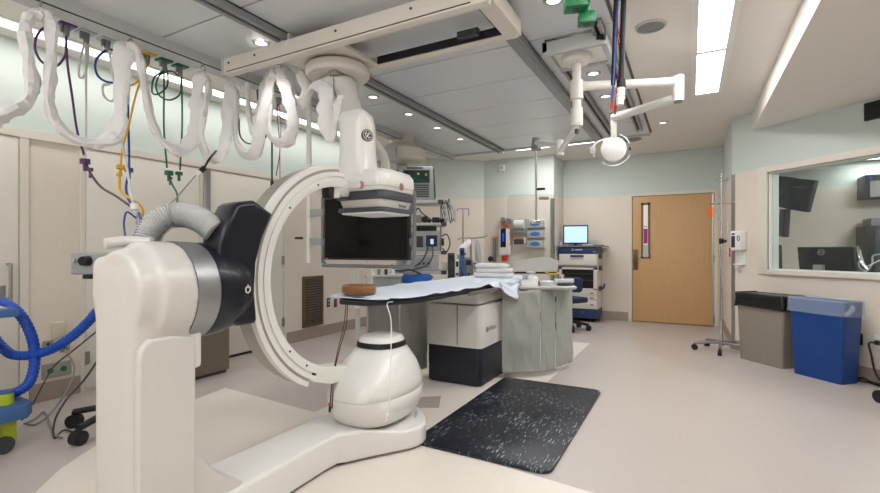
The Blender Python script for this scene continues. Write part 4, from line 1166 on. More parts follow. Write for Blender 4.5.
build('upper_cable', MB().tube([(-3.300, 2.238, 1.855), (-3.360, 2.330, 1.954), (-3.460, 2.453, 2.044)], .009, seg=8), 'black', w)
w = thing('hanging_lead', 'black cable looping between the last white sleeves', 'lead', (-3.200, 2.659, 2.571))
build('cable', MB().tube([(-3.816, 2.950, 2.493), (-3.802, 2.950, 2.327), (-3.702, 2.950, 2.239), (-3.563, 2.950, 2.224), (-3.455, 2.950, 2.258), (-3.402, 2.950, 2.344)], .008, seg=8), 'black', w)
build('plug', MB().cyl((-3.543, 2.950, 2.717), (-3.543, 2.950, 2.614), .022, .014, seg=10), 'dgrey', w)
w = thing('hanging_lead', 'dark vertical cable hanging to the arc behind the last white sleeve', 'lead', (-3.420, 3.000, 2.432))
build('cable', MB().tube([(-3.534, 3.100, 2.376), (-3.534, 3.100, 2.184), (-3.534, 3.100, 1.866)], .009, seg=8), 'green', w)
build('plug', MB().cyl((-3.534, 3.100, 1.885), (-3.534, 3.100, 1.837), .016, seg=10), 'black', w)
w = thing('hanging_lead', 'twisted thin pink and blue leads hanging from a grey plug', 'lead', (-3.328, 3.000, 2.604))
build('pink_lead', MB().tube([(-3.328, 3.000, 2.567), (-3.302, 3.000, 2.370), (-3.315, 3.000, 2.142), (-3.315, 3.000, 1.865)], .004, seg=6), 'pink', w)
build('blue_lead', MB().tube([(-3.354, 3.000, 2.571), (-3.341, 3.000, 2.375), (-3.315, 3.000, 2.142), (-3.367, 3.000, 1.906)], .004, seg=6), 'bluehose2', w)
build('purple_loop', MB().tube([(-3.341, 3.000, 2.569), (-3.354, 3.000, 2.497), (-3.302, 3.000, 2.435), (-3.264, 3.000, 2.411)], .006, seg=6), 'purple', w)
build('plug', MB().cyl((-3.335, 3.000, 2.624), (-3.335, 3.000, 2.568), .028, .02, seg=10), 'grey', w)

# ---------------------------------------------------------------- left side: cart, stand, bin, wall fittings
lc_ = thing('equipment_cart', 'blue decked equipment cart with lime caster at the left edge', 'cart', (-3.7, 1.0, 0))
build('lower_deck', MB().prism([(-4.10, .82), (-3.62, .82), (-3.53, 1.02), (-3.52, 1.24), (-3.60, 1.29), (-4.10, 1.29)], .20, .285, 'Z', .012), 'cartblue', lc_)
build('upper_tray', MB().prism([(-4.1, .75), (-3.62, .75), (-3.58, 1.22), (-4.1, 1.28)], .815, .865, 'Z', .012), 'cartblue', lc_)
build('tray_top', MB().prism([(-4.08, .77), (-3.66, .77), (-3.63, 1.18), (-4.08, 1.24)], .865, .872, 'Z', .003), 'lgrey', lc_)
build('post', MB().box(-3.84, -3.74, 1.05, 1.16, .285, .815, .012), 'lgrey', lc_)
for (x, y) in ((-3.64, 1.18), (-3.70, .88)):
    build('bumper_cap', MB().cyl((x, y, .285), (x, y, .33), .036).cyl((x, y, .33), (x, y, .352), .036, .034), 'lime', lc_)
    build('bumper_top', MB().cyl((x, y, .352), (x, y, .368), .035), 'cartblue', lc_)
    k = build('caster_fork', MB().box(x-.024, x+.024, y-.03, y+.045, .045, .20, .015, 3), 'lime', lc_)
    build('caster_wheel', MB().cyl((x+.025, y-.025, .05), (x+.05, y-.018, .05), .05, seg=28), 'slate', k)
    build('caster_wheel', MB().cyl((x-.05, y-.025, .05), (x-.025, y-.018, .05), .05, seg=28), 'slate', k)
bh_ = thing('blue_hose', 'thick bright blue corrugated hose looping from the left cart to the pedestal', 'hose', (-3.5, 1.3, .6))
hp = [(-3.879, 1.188, 0.903), (-3.801, 1.231, 0.878), (-3.734, 1.267, 0.827), (-3.704, 1.306, 0.729), (-3.708, 1.338, 0.602), (-3.708, 1.338, 0.460), (-3.704, 1.306, 0.366), (-3.731, 1.246, 0.321), (-3.801, 1.174, 0.311)]
build('hose_run', MB().tube(hp, .03, seg=14, sub=14, rf=lambda t, i: .031 if i % 3 else .027), 'hoseblue', bh_, smooth=80)
hp = [(-4.013, 1.229, 0.663), (-3.904, 1.254, 0.578), (-3.821, 1.277, 0.544), (-3.720, 1.332, 0.544), (-3.606, 1.394, 0.582), (-3.481, 1.439, 0.657), (-3.356, 1.473, 0.751), (-3.222, 1.490, 0.859)]
build('hose_run', MB().tube(hp, .028, seg=14, sub=14, rf=lambda t, i: .030 if i % 3 else .025), 'hoseblue', bh_, smooth=80)

sd = thing('device_stand', 'black five-legged rolling stand with a grey control box behind the white pedestal', 'stand', (-3.4, 1.75, 0))
sc = Vector((-3.45, 1.75, 0))
for k in range(5):
    a = R(214+72*k)
    e = sc+Vector((.33*math.cos(a), .33*math.sin(a), 0))
    lg_ = build('leg', MB().tube([(sc.x, sc.y, .14), ((sc.x+e.x)/2, (sc.y+e.y)/2, .13), (e.x, e.y, .105)], .026, seg=10, sub=3, flat=.8), 'rubber', sd)
    build('caster', MB().cyl((e.x-.03*math.sin(a), e.y+.03*math.cos(a), .045), (e.x+.03*math.sin(a), e.y-.03*math.cos(a), .045), .045, seg=24).cyl((e.x, e.y, .05), (e.x, e.y, .11), .016), 'rubber', lg_)
build('pole', MB().cyl((sc.x, sc.y, .1), (sc.x, sc.y, 1.12), .02), 'steel', sd)
build('hub', MB().cyl((sc.x, sc.y, .09), (sc.x, sc.y, .2), .04), 'rubber', sd)
BT = rz((-3.479, 1.657, 1.138), 24)
cbx = build('control_box', MB(BT).box(-.25, .33, -.03, .10, -.085, .065, .014, 3), 'devgrey', sd)
build('knob', MB(BT).cyl((-.12, -.03, .008), (-.12, -.075, .008), .036, .032, seg=12), 'black', cbx)
build('connector', MB(BT).cyl((-.205, -.03, .008), (-.205, -.06, .008), .018, .014, seg=12), 'chrome', cbx)
build('clamp', MB(BT).box(-.17, -.10, -.02, .06, -.115, -.085, .006), 'black', cbx)

sb = thing('steel_bin', 'low brown grey steel cabinet standing by the left wall behind the C-arm', 'cabinet', (-4.25, 2.75, 0))
build('cabinet_body', MB().box(-4.50, -4.05, 2.42, 3.02, .03, .78, .008), mat('brown grey brushed steel', (128, 116, 104), .45, .35, var=.1, scale=24, stretch=(1, 1, 14)), sb)
build('plinth', MB().box(-4.48, -4.07, 2.44, 3.0, 0, .03), 'dgrey', sb)
build('top_rim', MB().box(-4.51, -4.04, 2.41, 3.03, .78, .80, .004), 'bingrey', sb)

# wall plates on the left wall
def wplate(name, y0, y1, z0, z1, m, label, cat, dots=(), dm='dgrey', dep=.01):
    t = thing(name, label, cat, (XL, (y0+y1)/2, z0))
    b = build('plate', MB().box(XL+.001, XL+dep, y0, y1, z0, z1, .003), m, t)
    for (y, z, r) in dots:
        build('socket', MB().cyl((XL+dep-.001, y, z), (XL+dep+.004, y, z), r, seg=14), dm, t)
    return t
wplate('outlet_cover', 1.765, 1.845, .50, .625, 'offplate', 'ivory covered wall box above the blue hose', 'wall plate', dep=.03)
wplate('wall_outlet', 1.705, 1.775, .395, .485, 'steel', 'small steel outlet plate left of the other one above the green sockets', 'wall outlet', [(1.74, .455, .012), (1.74, .42, .012)])
wplate('wall_outlet', 1.82, 1.89, .37, .465, 'steel', 'small steel outlet plate with a cable plugged in, right of the other', 'wall outlet', [(1.855, .435, .012), (1.855, .40, .012)])
wplate('wall_outlet', 1.70, 1.90, .175, .295, 'steel', 'wide steel plate with two green sockets above the left baseboard', 'wall outlet', [(1.755, .235, .022), (1.845, .235, .022)], 'greenbox')
wplate('wall_outlet', 5.0, 5.06, .40, .53, 'dgrey', 'dark outlet plate on the left wall right of the vent grille', 'wall outlet', [(5.03, .49, .014), (5.03, .44, .014)], 'lgrey')
wplate('wall_outlet', 5.15, 5.21, .38, .50, 'dgrey', 'dark outlet with a red socket on the left wall under the monitor', 'wall outlet', [(5.18, .46, .02), (5.18, .42, .014)], 'red')
vg = thing('vent_grille', 'dark louvred air return grille in a brown frame on the left wall', 'vent', (XL, 4.72, .17))
gm = MB().box(XL+.001, XL+.018, 4.52, 4.56, .17, .86).box(XL+.001, XL+.018, 4.875, 4.915, .17, .86).box(XL+.001, XL+.018, 4.56, 4.875, .17, .21).box(XL+.001, XL+.018, 4.56, 4.875, .82, .86)
build('grille_frame', gm, 'handle', vg)
build('grille_back', MB().box(XL+.001, XL+.003, 4.56, 4.875, .21, .82), 'black', vg)
lm = MB()
for k in range(17):
    z = .222+k*.0355
    lm.prism([(XL+.003, z+.022), (XL+.006, z+.024), (XL+.016, z+.004), (XL+.013, z+.0)], 4.56, 4.875, 'Y')
build('louvres', lm, mat('dark brown louvre', (92, 80, 68), .5, var=.05), vg)

# loose cables on the left floor
for lb, pts, m, r in (('thin grey cable looping across the floor from the blue cart', [(-4.031, 1.400, 0.020), (-4.134, 1.503, 0.010), (-4.234, 1.588, 0.010), (-3.906, 1.498, 0.010), (-3.670, 1.429, 0.010), (-3.547, 1.424, 0.010)], 'grey', .006),
                   ('thin grey cable hanging from the right steel outlet to the floor', [(-4.550, 1.847, 0.399), (-4.400, 1.847, 0.276), (-4.250, 1.758, 0.166), (-4.147, 1.603, 0.020), (-3.991, 1.452, 0.010), (-4.052, 1.418, 0.010)], 'grey', .006),
                   ('thin dark cable slanting from the pedestal down the left wall', [(-2.954, 1.351, 0.760), (-3.423, 1.437, 0.587), (-3.912, 1.512, 0.389), (-4.545, 1.640, 0.020), (-4.173, 1.438, 0.010)], 'dgrey', .005),
                   ('dark cable running down beside the pedestal to the black caster', [(-2.949, 1.353, 0.596), (-3.135, 1.366, 0.454), (-3.288, 1.340, 0.319), (-3.407, 1.332, 0.181), (-3.592, 1.399, 0.010), (-3.693, 1.493, 0.010), (-3.532, 1.505, 0.010)], 'dgrey', .006)):
    tag(build('loose_cable', MB().tube(pts, r, seg=8), m, None), lb, 'cable')

# ---------------------------------------------------------------- IV poles
def iv_pole(c, h, label, rb=.30, ang=20, base=True, arms=(2, 1.9), knob=True):
    c = Vector(c)
    t = thing('iv_pole', label, 'IV pole', c)
    build('lower_tube', MB().cyl((c.x, c.y, .08), (c.x, c.y, h*.62), .016), 'chrome', t)
    build('upper_tube', MB().cyl((c.x, c.y, h*.6), (c.x, c.y, h), .012), 'chrome', t)
    if knob:
        build('clamp_knob', MB().cyl((c.x, c.y, h*.605), (c.x, c.y, h*.635), .024).cyl((c.x, c.y, h*.62), (c.x+.05, c.y-.02, h*.62), .016), 'black', t)
    if base:
        build('hub', MB().cyl((c.x, c.y, .075), (c.x, c.y, .13), .03), 'satin', t)
        for k in range(5):
            a = R(ang+72*k)
            e = c+Vector((rb*math.cos(a), rb*math.sin(a), 0))
            lg_ = build('leg', MB().tube([(c.x, c.y, .105), ((c.x+e.x)/2, (c.y+e.y)/2, .10), (e.x, e.y, .08)], .018, seg=8, sub=3), 'satin', t)
            build('caster', MB().cyl((e.x-.02*math.sin(a), e.y+.02*math.cos(a), .033), (e.x+.02*math.sin(a), e.y-.02*math.cos(a), .033), .033, seg=18).cyl((e.x, e.y, .03), (e.x, e.y, .08), .010), 'rubber', lg_)
    return t, c
t, c = iv_pole((.335, 6.48, 0), 2.14, 'chrome IV pole on casters by the oak door, in front of the steel corner guard', .29, 48)
for z, wv in ((1.78, .13), (2.06, .07)):
    d = Vector((.93, .36, 0))
    build('hook_bar', MB().tube([c+d*-wv+Vector((0, 0, z+.03)), c+d*-wv+Vector((0, 0, z)), c+Vector((0, 0, z)), c+d*wv+Vector((0, 0, z)), c+d*wv+Vector((0, 0, z+.03))], .007, seg=8, sub=2), 'chrome', t)
tg = thing('hanging_tag', 'small orange tag hanging from the IV pole hook by the door', 'tag', c+Vector((-.115, -.045, 1.6)))
build('tag_body', MB(rz(c+Vector((-.118, -.048, 0)), 20)).box(-.025, .025, -.012, .0, 1.62, 1.74, .008), 'orange', tg)
build('tag_string', MB().cyl(c+Vector((-.118, -.048, 1.74)), c+Vector((-.118, -.046, 1.785)), .003, seg=6), 'orange', tg)
pp2 = (-3.086, 6.404, 1.251)
t, c = iv_pole((pp2[0], pp2[1], 0), 1.87, 'thin steel IV pole standing far back against the chamfered wall', .28, 10)
d = Vector((.878, .479, 0))
build('hook_bar', MB().tube([c+d*-.09+Vector((0, 0, 1.82)), c+d*-.08+Vector((0, 0, 1.86)), c+Vector((0, 0, 1.86)), c+d*.08+Vector((0, 0, 1.86)), c+d*.09+Vector((0, 0, 1.82)), c+d*.085+Vector((0, 0, 1.74))], .01, seg=8, sub=3), 'steel', t)

# ---------------------------------------------------------------- bins by the control window
def slimbin(T, w0, w1, d0, d1, h, m, t, lipw=.012):
    def rg(w, d, z): return [tuple((p[0], p[1], z)) for p in rrect(0, 0, w/2, d/2, .03)]
    build('bin_body', MB(T).ring_loft([rg(w0, d0, 0), rg(w0+.004, d0+.004, .02), rg(w1, d1, h), rg(w1-lipw, d1-lipw, h), rg(w0-.01, d0-.01, .05)], cap=True), m, t, smooth=45)
def liner(T, w, d, ztop, drop, m, t, seed):
    n = 64
    base = rrect(0, 0, w/2, d/2, .035, 15)
    n = len(base)
    rings = []
    for k, (s, z) in enumerate(((.90, ztop-.10), (.97, ztop-.01), (1.0, ztop+.006), (1.025, ztop), (1.03, ztop-drop*.4), (1.035, ztop-drop*.8), (1.045, ztop-drop))):
        ring = []
        for j, (x, y) in enumerate(base):
            q = noise.noise(Vector((x*14, y*14, k*.4+seed)))
            q2 = noise.noise(Vector((x*30, y*30, k*.9+seed)))
            ss = s+(.018*q+.01*q2)*(k >= 2)
            dz = (.018*q)*(k >= 1)+(.03*noise.noise(Vector((x*7, y*7, seed))) if k == 6 else 0)
            ring.append((x*ss, y*(1+(ss-1)*w/d), z+dz))
        rings.append(ring)
    build('bin_liner', MB(T).ring_loft(rings, cap=False), m, t, smooth=80, recalc=False, solid=.002)
wa, wb = Vector((.499, 6.165, 0)), Vector((.818, 5.77, 0))
gT = rz((wa+wb)/2+Vector((.10, .10, 0)), -48)
gb = thing('trash_bin', 'slim taupe trash bin with a black liner under the control window', 'trash bin', (.76, 6.07, 0))
slimbin(gT, .50, .56, .27, .30, .735, 'bingrey', gb)
liner(gT, .575, .312, .742, .15, 'bag', gb, 1.3)
wa, wb = Vector((.902, 5.674, 0)), Vector((1.198, 5.357, 0))
uT = rz((wa+wb)/2+Vector((.08, .08, 0)), -46)
ub = thing('trash_bin', 'slim blue recycling bin with a clear liner under the control window', 'trash bin', (1.14, 5.6, 0))
slimbin(uT, .43, .50, .22, .26, .745, 'blue', ub)
liner(uT, .512, .272, .752, .14, 'clearbag', ub, 7.7)
build('liner_knot', MB(uT).tube([(.262, -.06, .72), (.29, -.08, .70), (.285, -.12, .66), (.262, -.14, .64)], .02, seg=8, flat=.5), 'clearbag', ub)

# soap dispenser, wall plates on angled wall
sp_ = thing('soap_dispenser', 'white hand sanitizer dispenser on the wall beside the window', 'dispenser', W45 @ Vector((.17, -.05, 1.06)))
build('dispenser_body', MB(W45).box(.065, .205, -.11, -.001, 1.21, 1.45, .022, 3), 'white', sp_)
build('view_window', MB(W45).box(.085, .135, -.114, -.10, 1.25, 1.39, .006), 'dgrey', sp_)
build('brand_mark', MB(W45).box(.09, .13, -.1125, -.10, 1.40, 1.425, .003), 'bluehose2', sp_)
build('round_mark', MB(W45).tube([(.18+.015*math.cos(2*PI*k/12), -.1115, 1.36+.028*math.sin(2*PI*k/12)) for k in range(12)], .005, seg=5, closed=True, sub=2), 'bluehose2', sp_)
build('drip_tray', MB(W45).box(.10, .18, -.012, -.001, 1.05, 1.21, .004).box(.095, .185, -.10, -.001, 1.04, 1.055, .006), 'white', sp_)
def wp45(name, s0, s1, z0, z1, m, label, cat, dep=.012):
    return tag(build(name, MB(W45).box(s0, s1, -dep, -.001, z0, z1, .003), m), label, cat)
wp45('wall_speaker', 1.41, 1.70, 2.43, 2.595, 'black', 'black rectangular panel high on the control wall at the right edge', 'panel', .03)
wp45('wall_outlet', 1.32, 1.385, .32, .43, 'black', 'black wall plate low on the wall right of the blue bin', 'wall outlet')
ot = thing('wall_outlet', 'pale wall outlet with a black plug at the right edge of the picture', 'wall outlet', W45 @ Vector((1.51, 0, .33)))
build('plate', MB(W45).box(1.48, 1.56, -.012, -.001, .30, .44, .003), 'white', ot)
build('plug', MB(W45).box(1.50, 1.535, -.05, -.012, .35, .39, .005), 'black', ot)
for i, (lb, pts, r) in enumerate((('black power cord hanging from the outlet at the right edge down to the floor', [(1.52, -.05, .37), (1.48, -.08, .36), (1.51, -.1, .26), (1.55, -.12, .12), (1.62, -.13, .03), (1.70, -.15, .012)], .009),
                ('black cable lying along the baseboard right of the blue bin', [(1.30, -.13, .012), (1.42, -.15, .014), (1.52, -.13, .014), (1.62, -.16, .012), (1.75, -.15, .012)], .010),
                ('black cable coiling on the floor near the right edge', [(1.33, -.18, .012), (1.45, -.10, .03), (1.55, -.17, .03), (1.66, -.12, .02), (1.8, -.18, .012)], .009))):
    tag(build('floor_cable', MB(W45).tube(pts, r, seg=8), 'black', None), lb, 'cable')
cw = (1.339, 4.890, 0.000)
ct = thing('rolling_stand', 'black wheeled stand foot cut off by the right edge of the picture', 'stand', cw)
build('caster', MB().cyl((cw[0]-.02, cw[1]-.01, .05), (cw[0]+.03, cw[1]+.02, .05), .05, seg=24), 'rubber', ct)
build('leg', MB().tube([(cw[0]+.02, cw[1]+.02, .06), (cw[0]+.05, cw[1]+.03, .11), (cw[0]+.2, cw[1]+.0, .12)], .02, seg=8), 'rubber', ct)
# light switches on the return wall
for y, z, lb in ((7.35, 1.55, 'white switch plate on the narrow return wall, the higher'), (7.35, 1.20, 'white switch plate on the narrow return wall, the lower')):
    t = thing('switch_plate', lb, 'switch', (.46, y, z))
    build('plate', MB().box(.45, .4599, y-.06, y+.06, z-.09, z+.06, .003), 'white', t)
    build('toggle', MB().box(.444, .451, y-.015, y+.015, z-.04, z+.01, .002), 'lgrey', t)
ra = thing('alarm_pull', 'small red alarm switch on the steel corner guard side', 'switch', (.455, 7.0, 1.2))
build('plate', MB().box(.446, .4599, 6.95, 7.04, 1.13, 1.25, .003), 'red', ra)
build('button', MB().cyl((.447, 6.995, 1.19), (.440, 6.995, 1.19), .015, seg=12), 'white', ra)

# ---------------------------------------------------------------- control room contents
for (p, w, h, yw, lb, tilt) in (((-0.118, 1.000, 1.987), .30, .40, -20, 'dark wall monitor seen through the window, left of the tilted upper pair', 13), ((0.132, 0.970, 1.918), .27, .40, 2, 'dark wall monitor seen through the window, right of the tilted upper pair', 14), ((-0.118, 1.000, 1.577), .17, .36, -35, 'smaller dark monitor through the window, below the upper pair', 8), ((-0.136, 0.900, 1.114), .13, .34, -35, 'dark monitor at the lower left corner of the window', -4)):
    T = W45 @ Matrix.Translation(Vector(p)) @ Matrix.Rotation(R(yw), 4, 'Z') @ Matrix.Rotation(R(tilt), 4, 'Y')
    t = thing('wall_monitor', lb, 'monitor', T @ Vector((0, 0, -.2)))
    build('case', MB(T).box(-w/2, w/2, -.02, .05, -h/2, h/2, .008), 'dgrey', t)
    build('screen', MB(T).box(-w/2+.015, w/2-.015, -.024, -.019, -h/2+.015, h/2-.015), 'slate', t)
    wp = T @ Vector((-w*.2, .05, 0))
    build('bracket', MB().tube([wp, (wp.x-.15, wp.y+.03, wp.z), (.565, wp.y+.05, wp.z)], .02, sub=1, seg=8), 'dgrey', t)
dk = thing('control_desk', 'pale desk top behind the control window', 'desk', W45 @ Vector((1.5, .5, 0)))
build('desk_top', MB(W45).box(.35, 2.7, .2, .95, .90, .94, .004), 'greywall', dk)
build('leg', MB(W45).box(.4, .46, .3, .9, 0, .90), 'greywall', dk)
build('leg', MB(W45).box(2.6, 2.66, .3, .9, 0, .90), 'greywall', dk)
DT = W45 @ Matrix.Translation(Vector((.74, .5, .945))) @ Matrix.Rotation(R(-3), 4, 'Z')
de = thing('computer_monitor', 'black computer monitor seen from behind through the control window', 'monitor', DT @ Vector((0, 0, 0)))
cs_ = build('case', MB(DT).prism([(-.31, .305), (.28, .305), (.31, .035), (-.285, .035)], -.025, .015, 'Y', .006), 'black', de)
build('top_bezel', MB(DT).box(-.31, .28, -.02, .02, .300, .312, .003), 'satin', de)
build('stand', MB(DT).box(-.10, -.0, -.07, .0, .0, .11, .006).box(-.14, .06, -.12, .1, 0, .012, .004), 'lgrey', de)
build('maker_ring', MB(DT).tube([(-.04+.034*math.cos(2*PI*k/16), -.027, .25+.030*math.sin(2*PI*k/16)) for k in range(16)], .0035, seg=5, sub=2, closed=True), 'lgrey', cs_)
build('lettering', text_mb('DELL', .026, DT @ frame((-.04, -.0265, .25), (1, 0, 0)) @ Matrix.Rotation(PI/2, 4, 'X')), 'lgrey', cs_)
st = thing('cable_stand', 'tangled pale cables and a chrome bracket beside the monitor behind the glass', 'bracket', W45 @ Vector((1.2, .4, .94)))
build('bracket_arm', MB(W45).tube([(1.090, 0.420, 1.261), (1.099, 0.420, 1.179), (1.137, 0.400, 1.087), (1.193, 0.380, 1.018)], .012, seg=8), 'chrome', st)
build('cable', MB(W45).tube([(1.129, 0.400, 1.159), (1.123, 0.380, 1.056), (1.196, 0.360, 1.008), (1.235, 0.380, 1.080), (1.232, 0.400, 1.160), (1.290, 0.400, 1.180)], .008, seg=8), 'lgrey', st)
build('cable', MB(W45).tube([(1.132, 0.380, 1.220), (1.155, 0.370, 1.139), (1.196, 0.360, 1.059), (1.280, 0.360, 1.101), (1.346, 0.360, 1.142)], .006, seg=8), 'white', st)
u1 = thing('wall_cabinet', 'dark and pale wall unit at the right edge of the control window', 'wall unit', (2.208, 8.400, 1.951))
a, b = (2.109, 8.300, 2.248), (2.109, 8.300, 1.933)
build('case', MB().box(a[0], a[0]+.9, 8.3, 8.64, b[2], a[2], .008), 'dgrey', u1)
a2, b2 = (2.156, 8.280, 2.160), (2.156, 8.280, 1.942)
build('panel', MB().box(a2[0], a2[0]+.7, 8.28, 8.31, b2[2], a2[2], .004), 'lgrey', u1)
build('indicator', MB().box(a[0]+.03, a[0]+.07, 8.29, 8.31, a[2]-.06, a[2]-.02), 'hoseblue', u1)
u2 = thing('equipment_rack', 'tall dark equipment rack below the wall unit behind the glass', 'rack', (2.182, 8.300, 0.975))
a, b = (2.084, 8.200, 1.545), (2.145, 8.200, 1.651)
build('case', MB().box(a[0], a[0]+.9, 8.2, 8.6, .0, a[2], .008), 'black', u2)
build('top_unit', MB().box(b[0], b[0]+.7, 8.2, 8.55, a[2], b[2], .006), 'grey', u2)
build('panel_strip', MB().box(a[0]+.1, a[0]+.2, 8.19, 8.2, .5, a[2]-.05, .003), 'dgrey', u2)
cl = thing('ceiling_light', 'narrow bright light on the control room ceiling behind the glass', 'ceiling light', (2.6, 8.4, 2.5))
build('frame', MB().box(1.98, 3.3, 8.30, 8.50, 2.485, 2.5), 'white', cl)
build('diffuser', MB().box(2.0, 3.28, 8.32, 8.48, 2.48, 2.486), 'lamp2', cl)

# ---------------------------------------------------------------- navy striped cart with display, chair
kc = thing('imaging_cart', 'white and navy imaging cart with drawers against the back wall', 'cart', (-1.68, 8.2, 0))
x0, x1, y0, y1 = -2.0, -1.36, 7.99, 8.42
build('cart_body', MB().box(x0, x1, y0+.03, y1, .06, 1.24, .008), 'cartwhite', kc)
build('base', MB().box(x0-.005, x1+.01, y0, y1, .06, .22, .015), 'navyblue', kc)
for i, x in enumerate((x0+.08, x1-.08)):
    for y in (y0+.08, y1-.08):
        build('caster', MB().cyl((x-.02, y, .032), (x+.02, y, .032), .032, seg=16), 'rubber', kc)
tbar = build('top_band', MB().box(x0-.01, x1+.015, y0-.01, y1, 1.16, 1.275, .012), 'navyblue', kc)
build('worktop', MB().box(x0-.02, x1+.12, y0-.03, y1+.02, 1.275, 1.295, .005), 'grey', kc)
build('ring_mark', MB().tube([(-1.76+.016*math.cos(2*PI*k/12), y0-.011, 1.225+.016*math.sin(2*PI*k/12)) for k in range(12)], .004, seg=5, sub=2, closed=True), 'lgrey', tbar)
build('maker_strip', MB().box(-1.72, -1.60, y0-.0125, y0-.009, 1.215, 1.235), 'lgrey', tbar)
build('maker_strip', MB().box(-1.43, -1.38, y0-.0125, y0-.009, 1.185, 1.195), 'lgrey', tbar)
d = build('drawer', MB().box(x0+.005, x1-.005, y0-.004, y0+.032, .96, 1.15, .006), 'cartwhite', kc)
build('drawer_handle', MB().box(-1.80, -1.58, y0-.03, y0, 1.105, 1.135, .006), 'navyblue', d)
build('divider', MB().box(x0, x1, y0-.004, y0+.03, .925, .95, .003), 'grey', kc)
bay = build('bay_frame', MB().box(x0, x0+.05, y0, y0+.032, .55, .92).box(x1-.06, x1, y0, y0+.032, .55, .92).box(x0, x1, y0, y0+.032, .89, .92).box(x0, x1, y0, y0+.032, .54, .57), 'cartwhite', kc)
build('bay_inside', MB().box(x0+.05, x1-.06, y0+.02, y0+.031, .57, .89), 'black', kc)
build('bay_shelf', MB().box(x0+.05, x1-.06, y0+.005, y0+.03, .70, .715).box(x0+.05, x1-.06, y0+.005, y0+.03, .81, .82), 'dgrey', kc)
for k, (z0, z1) in enumerate(((.455, .535), (.375, .45), (.225, .37))):
    d = build('drawer', MB().box(x0+.005, x1-.005, y0-.004, y0+.032, z0, z1, .005), 'cartwhite', kc)
    build('drawer_handle', MB().box(-1.47, -1.42, y0-.012, y0-.003, (z0+z1)/2-.008, (z0+z1)/2+.008, .002), 'dgrey', d)
for z in (1.11, .91, .56):
    build('latch', MB().box(x1-.001, x1+.03, y0+.16, y0+.36, z-.035, z+.04, .008), 'slate', kc)
build('hose_hook', MB().tube([(x1+.01, y0+.25, .56), (x1+.06, y0+.28, .57), (x1+.07, y0+.3, .64)], .015, seg=8), 'navyblue', kc)
dm = thing('flat_display', 'flat display with a lit pale blue screen on the navy cart', 'display', (-1.74, 8.18, 1.295))
dT = rz((-1.75, 8.16, 1.295), 14)
build('case', MB(dT).box(-.21, .21, -.01, .035, .03, .36, .012), 'black', dm)
build('screen', MB(dT).box(-.19, .19, -.014, -.008, .055, .335), 'bluescreen', dm)
build('foot', MB(dT).box(-.12, .12, -.08, .1, 0, .012, .004).box(-.03, .03, 0, .03, .01, .06), 'black', dm)
tag(build('keyboard', MB(rz((-1.53, 8.08, 1.297), 8)).box(-.09, .09, -.05, .05, 0, .028, .006), 'lgrey'), 'small pale keypad on the cart worktop right of the display', 'keyboard')
tag(build('paper_pad', MB(rz((-1.36, 8.1, 1.297), -8)).box(-.08, .09, -.06, .06, 0, .012, .003), 'dgrey'), 'dark clipboard lying at the right end of the cart worktop', 'clipboard')
tag(build('cart_cup', MB().lathe([(.001, 0), (.03, 0), (.036, .07), (.001, .07)], (-1.985, 8.06, 1.296)), 'cleartray'), 'small clear cup at the left end of the cart worktop', 'cup')

ch = thing('office_chair', 'navy blue wheeled office chair in front of the white and navy cart', 'chair', (-1.50, 7.20, 0))
cc = Vector((-1.61, 7.14, 0))
hT = rz(cc, 150)
build('seat', MB(hT).prism(rrect(0, 0, .21, .20, .08), .42, .50, 'Z', .03, 3), 'chairblue', ch)
build('backrest', MB(rz(cc, 8)).prism([(p[0], p[1]) for p in rrect(.0, .70, .19, .11, .05)], -.24, -.18, 'Y', .02, 3), 'chairblue', ch)
build('back_bar', MB(rz(cc, 8)).tube([(0, -.18, .72), (0, -.17, .55), (0, -.05, .42)], .02, seg=8), 'black', ch)
build('gas_column', MB().cyl((cc.x, cc.y, .1), (cc.x, cc.y, .44), .028), 'grey', ch)
build('footring', MB().tube([(cc.x+.19*math.cos(2*PI*k/14), cc.y+.19*math.sin(2*PI*k/14), .27) for k in range(14)], .011, seg=6, sub=2, closed=True), 'navyblue', ch)
for k in range(5):
    a = R(-70+72*k)
    e = cc+Vector((.27*math.cos(a), .27*math.sin(a), 0))
    l = build('leg', MB().tube([(cc.x, cc.y, .12), ((cc.x+e.x)/2, (cc.y+e.y)/2, .11), (e.x, e.y, .085)], .022, seg=8, sub=2), 'rubber', ch)
    build('caster', MB().cyl((e.x-.025*math.sin(a), e.y+.025*math.cos(a), .04), (e.x+.025*math.sin(a), e.y-.025*math.cos(a), .04), .04, seg=16).cyl((e.x, e.y, .04), (e.x, e.y, .085), .012), 'rubber', l)

# ---------------------------------------------------------------- fittings on the back pier
YP = 7.78
vs = thing('vital_signs_unit', 'white wall unit with a dark blue window and red base on the back pier', 'wall device', (-2.98, YP, 1.05))
a = (-2.897, 7.740, 1.309)
vx = a[0]
build('unit_body', MB().box(vx-.105, vx+.105, YP-.10, YP-.002, 1.12, 1.60, .04, 3), 'white', vs)
build('window', MB().box(vx-.06, vx+.04, YP-.108, YP-.095, 1.27, 1.60, .01), 'navy', vs)
build('blue_display', MB().box(vx-.025, vx+.01, YP-.111, YP-.106, 1.37, 1.52), mat('lit deep blue strip', (30, 70, 200), .3, emit=(30, 80, 230), estr=.5), vs)
build('red_base', MB().cyl((vx, YP-.05, 1.03), (vx, YP-.05, 1.115), .05, .055), 'red', vs)
build('coil_cord', MB().tube([(vx-.03, YP-.06, 1.62), (vx+.04, YP-.07, 1.70), (vx+.12, YP-.07, 1.60), (vx+.14, YP-.07, 1.42), (vx+.10, YP-.06, 1.30)], .014, seg=8), 'orange', vs)
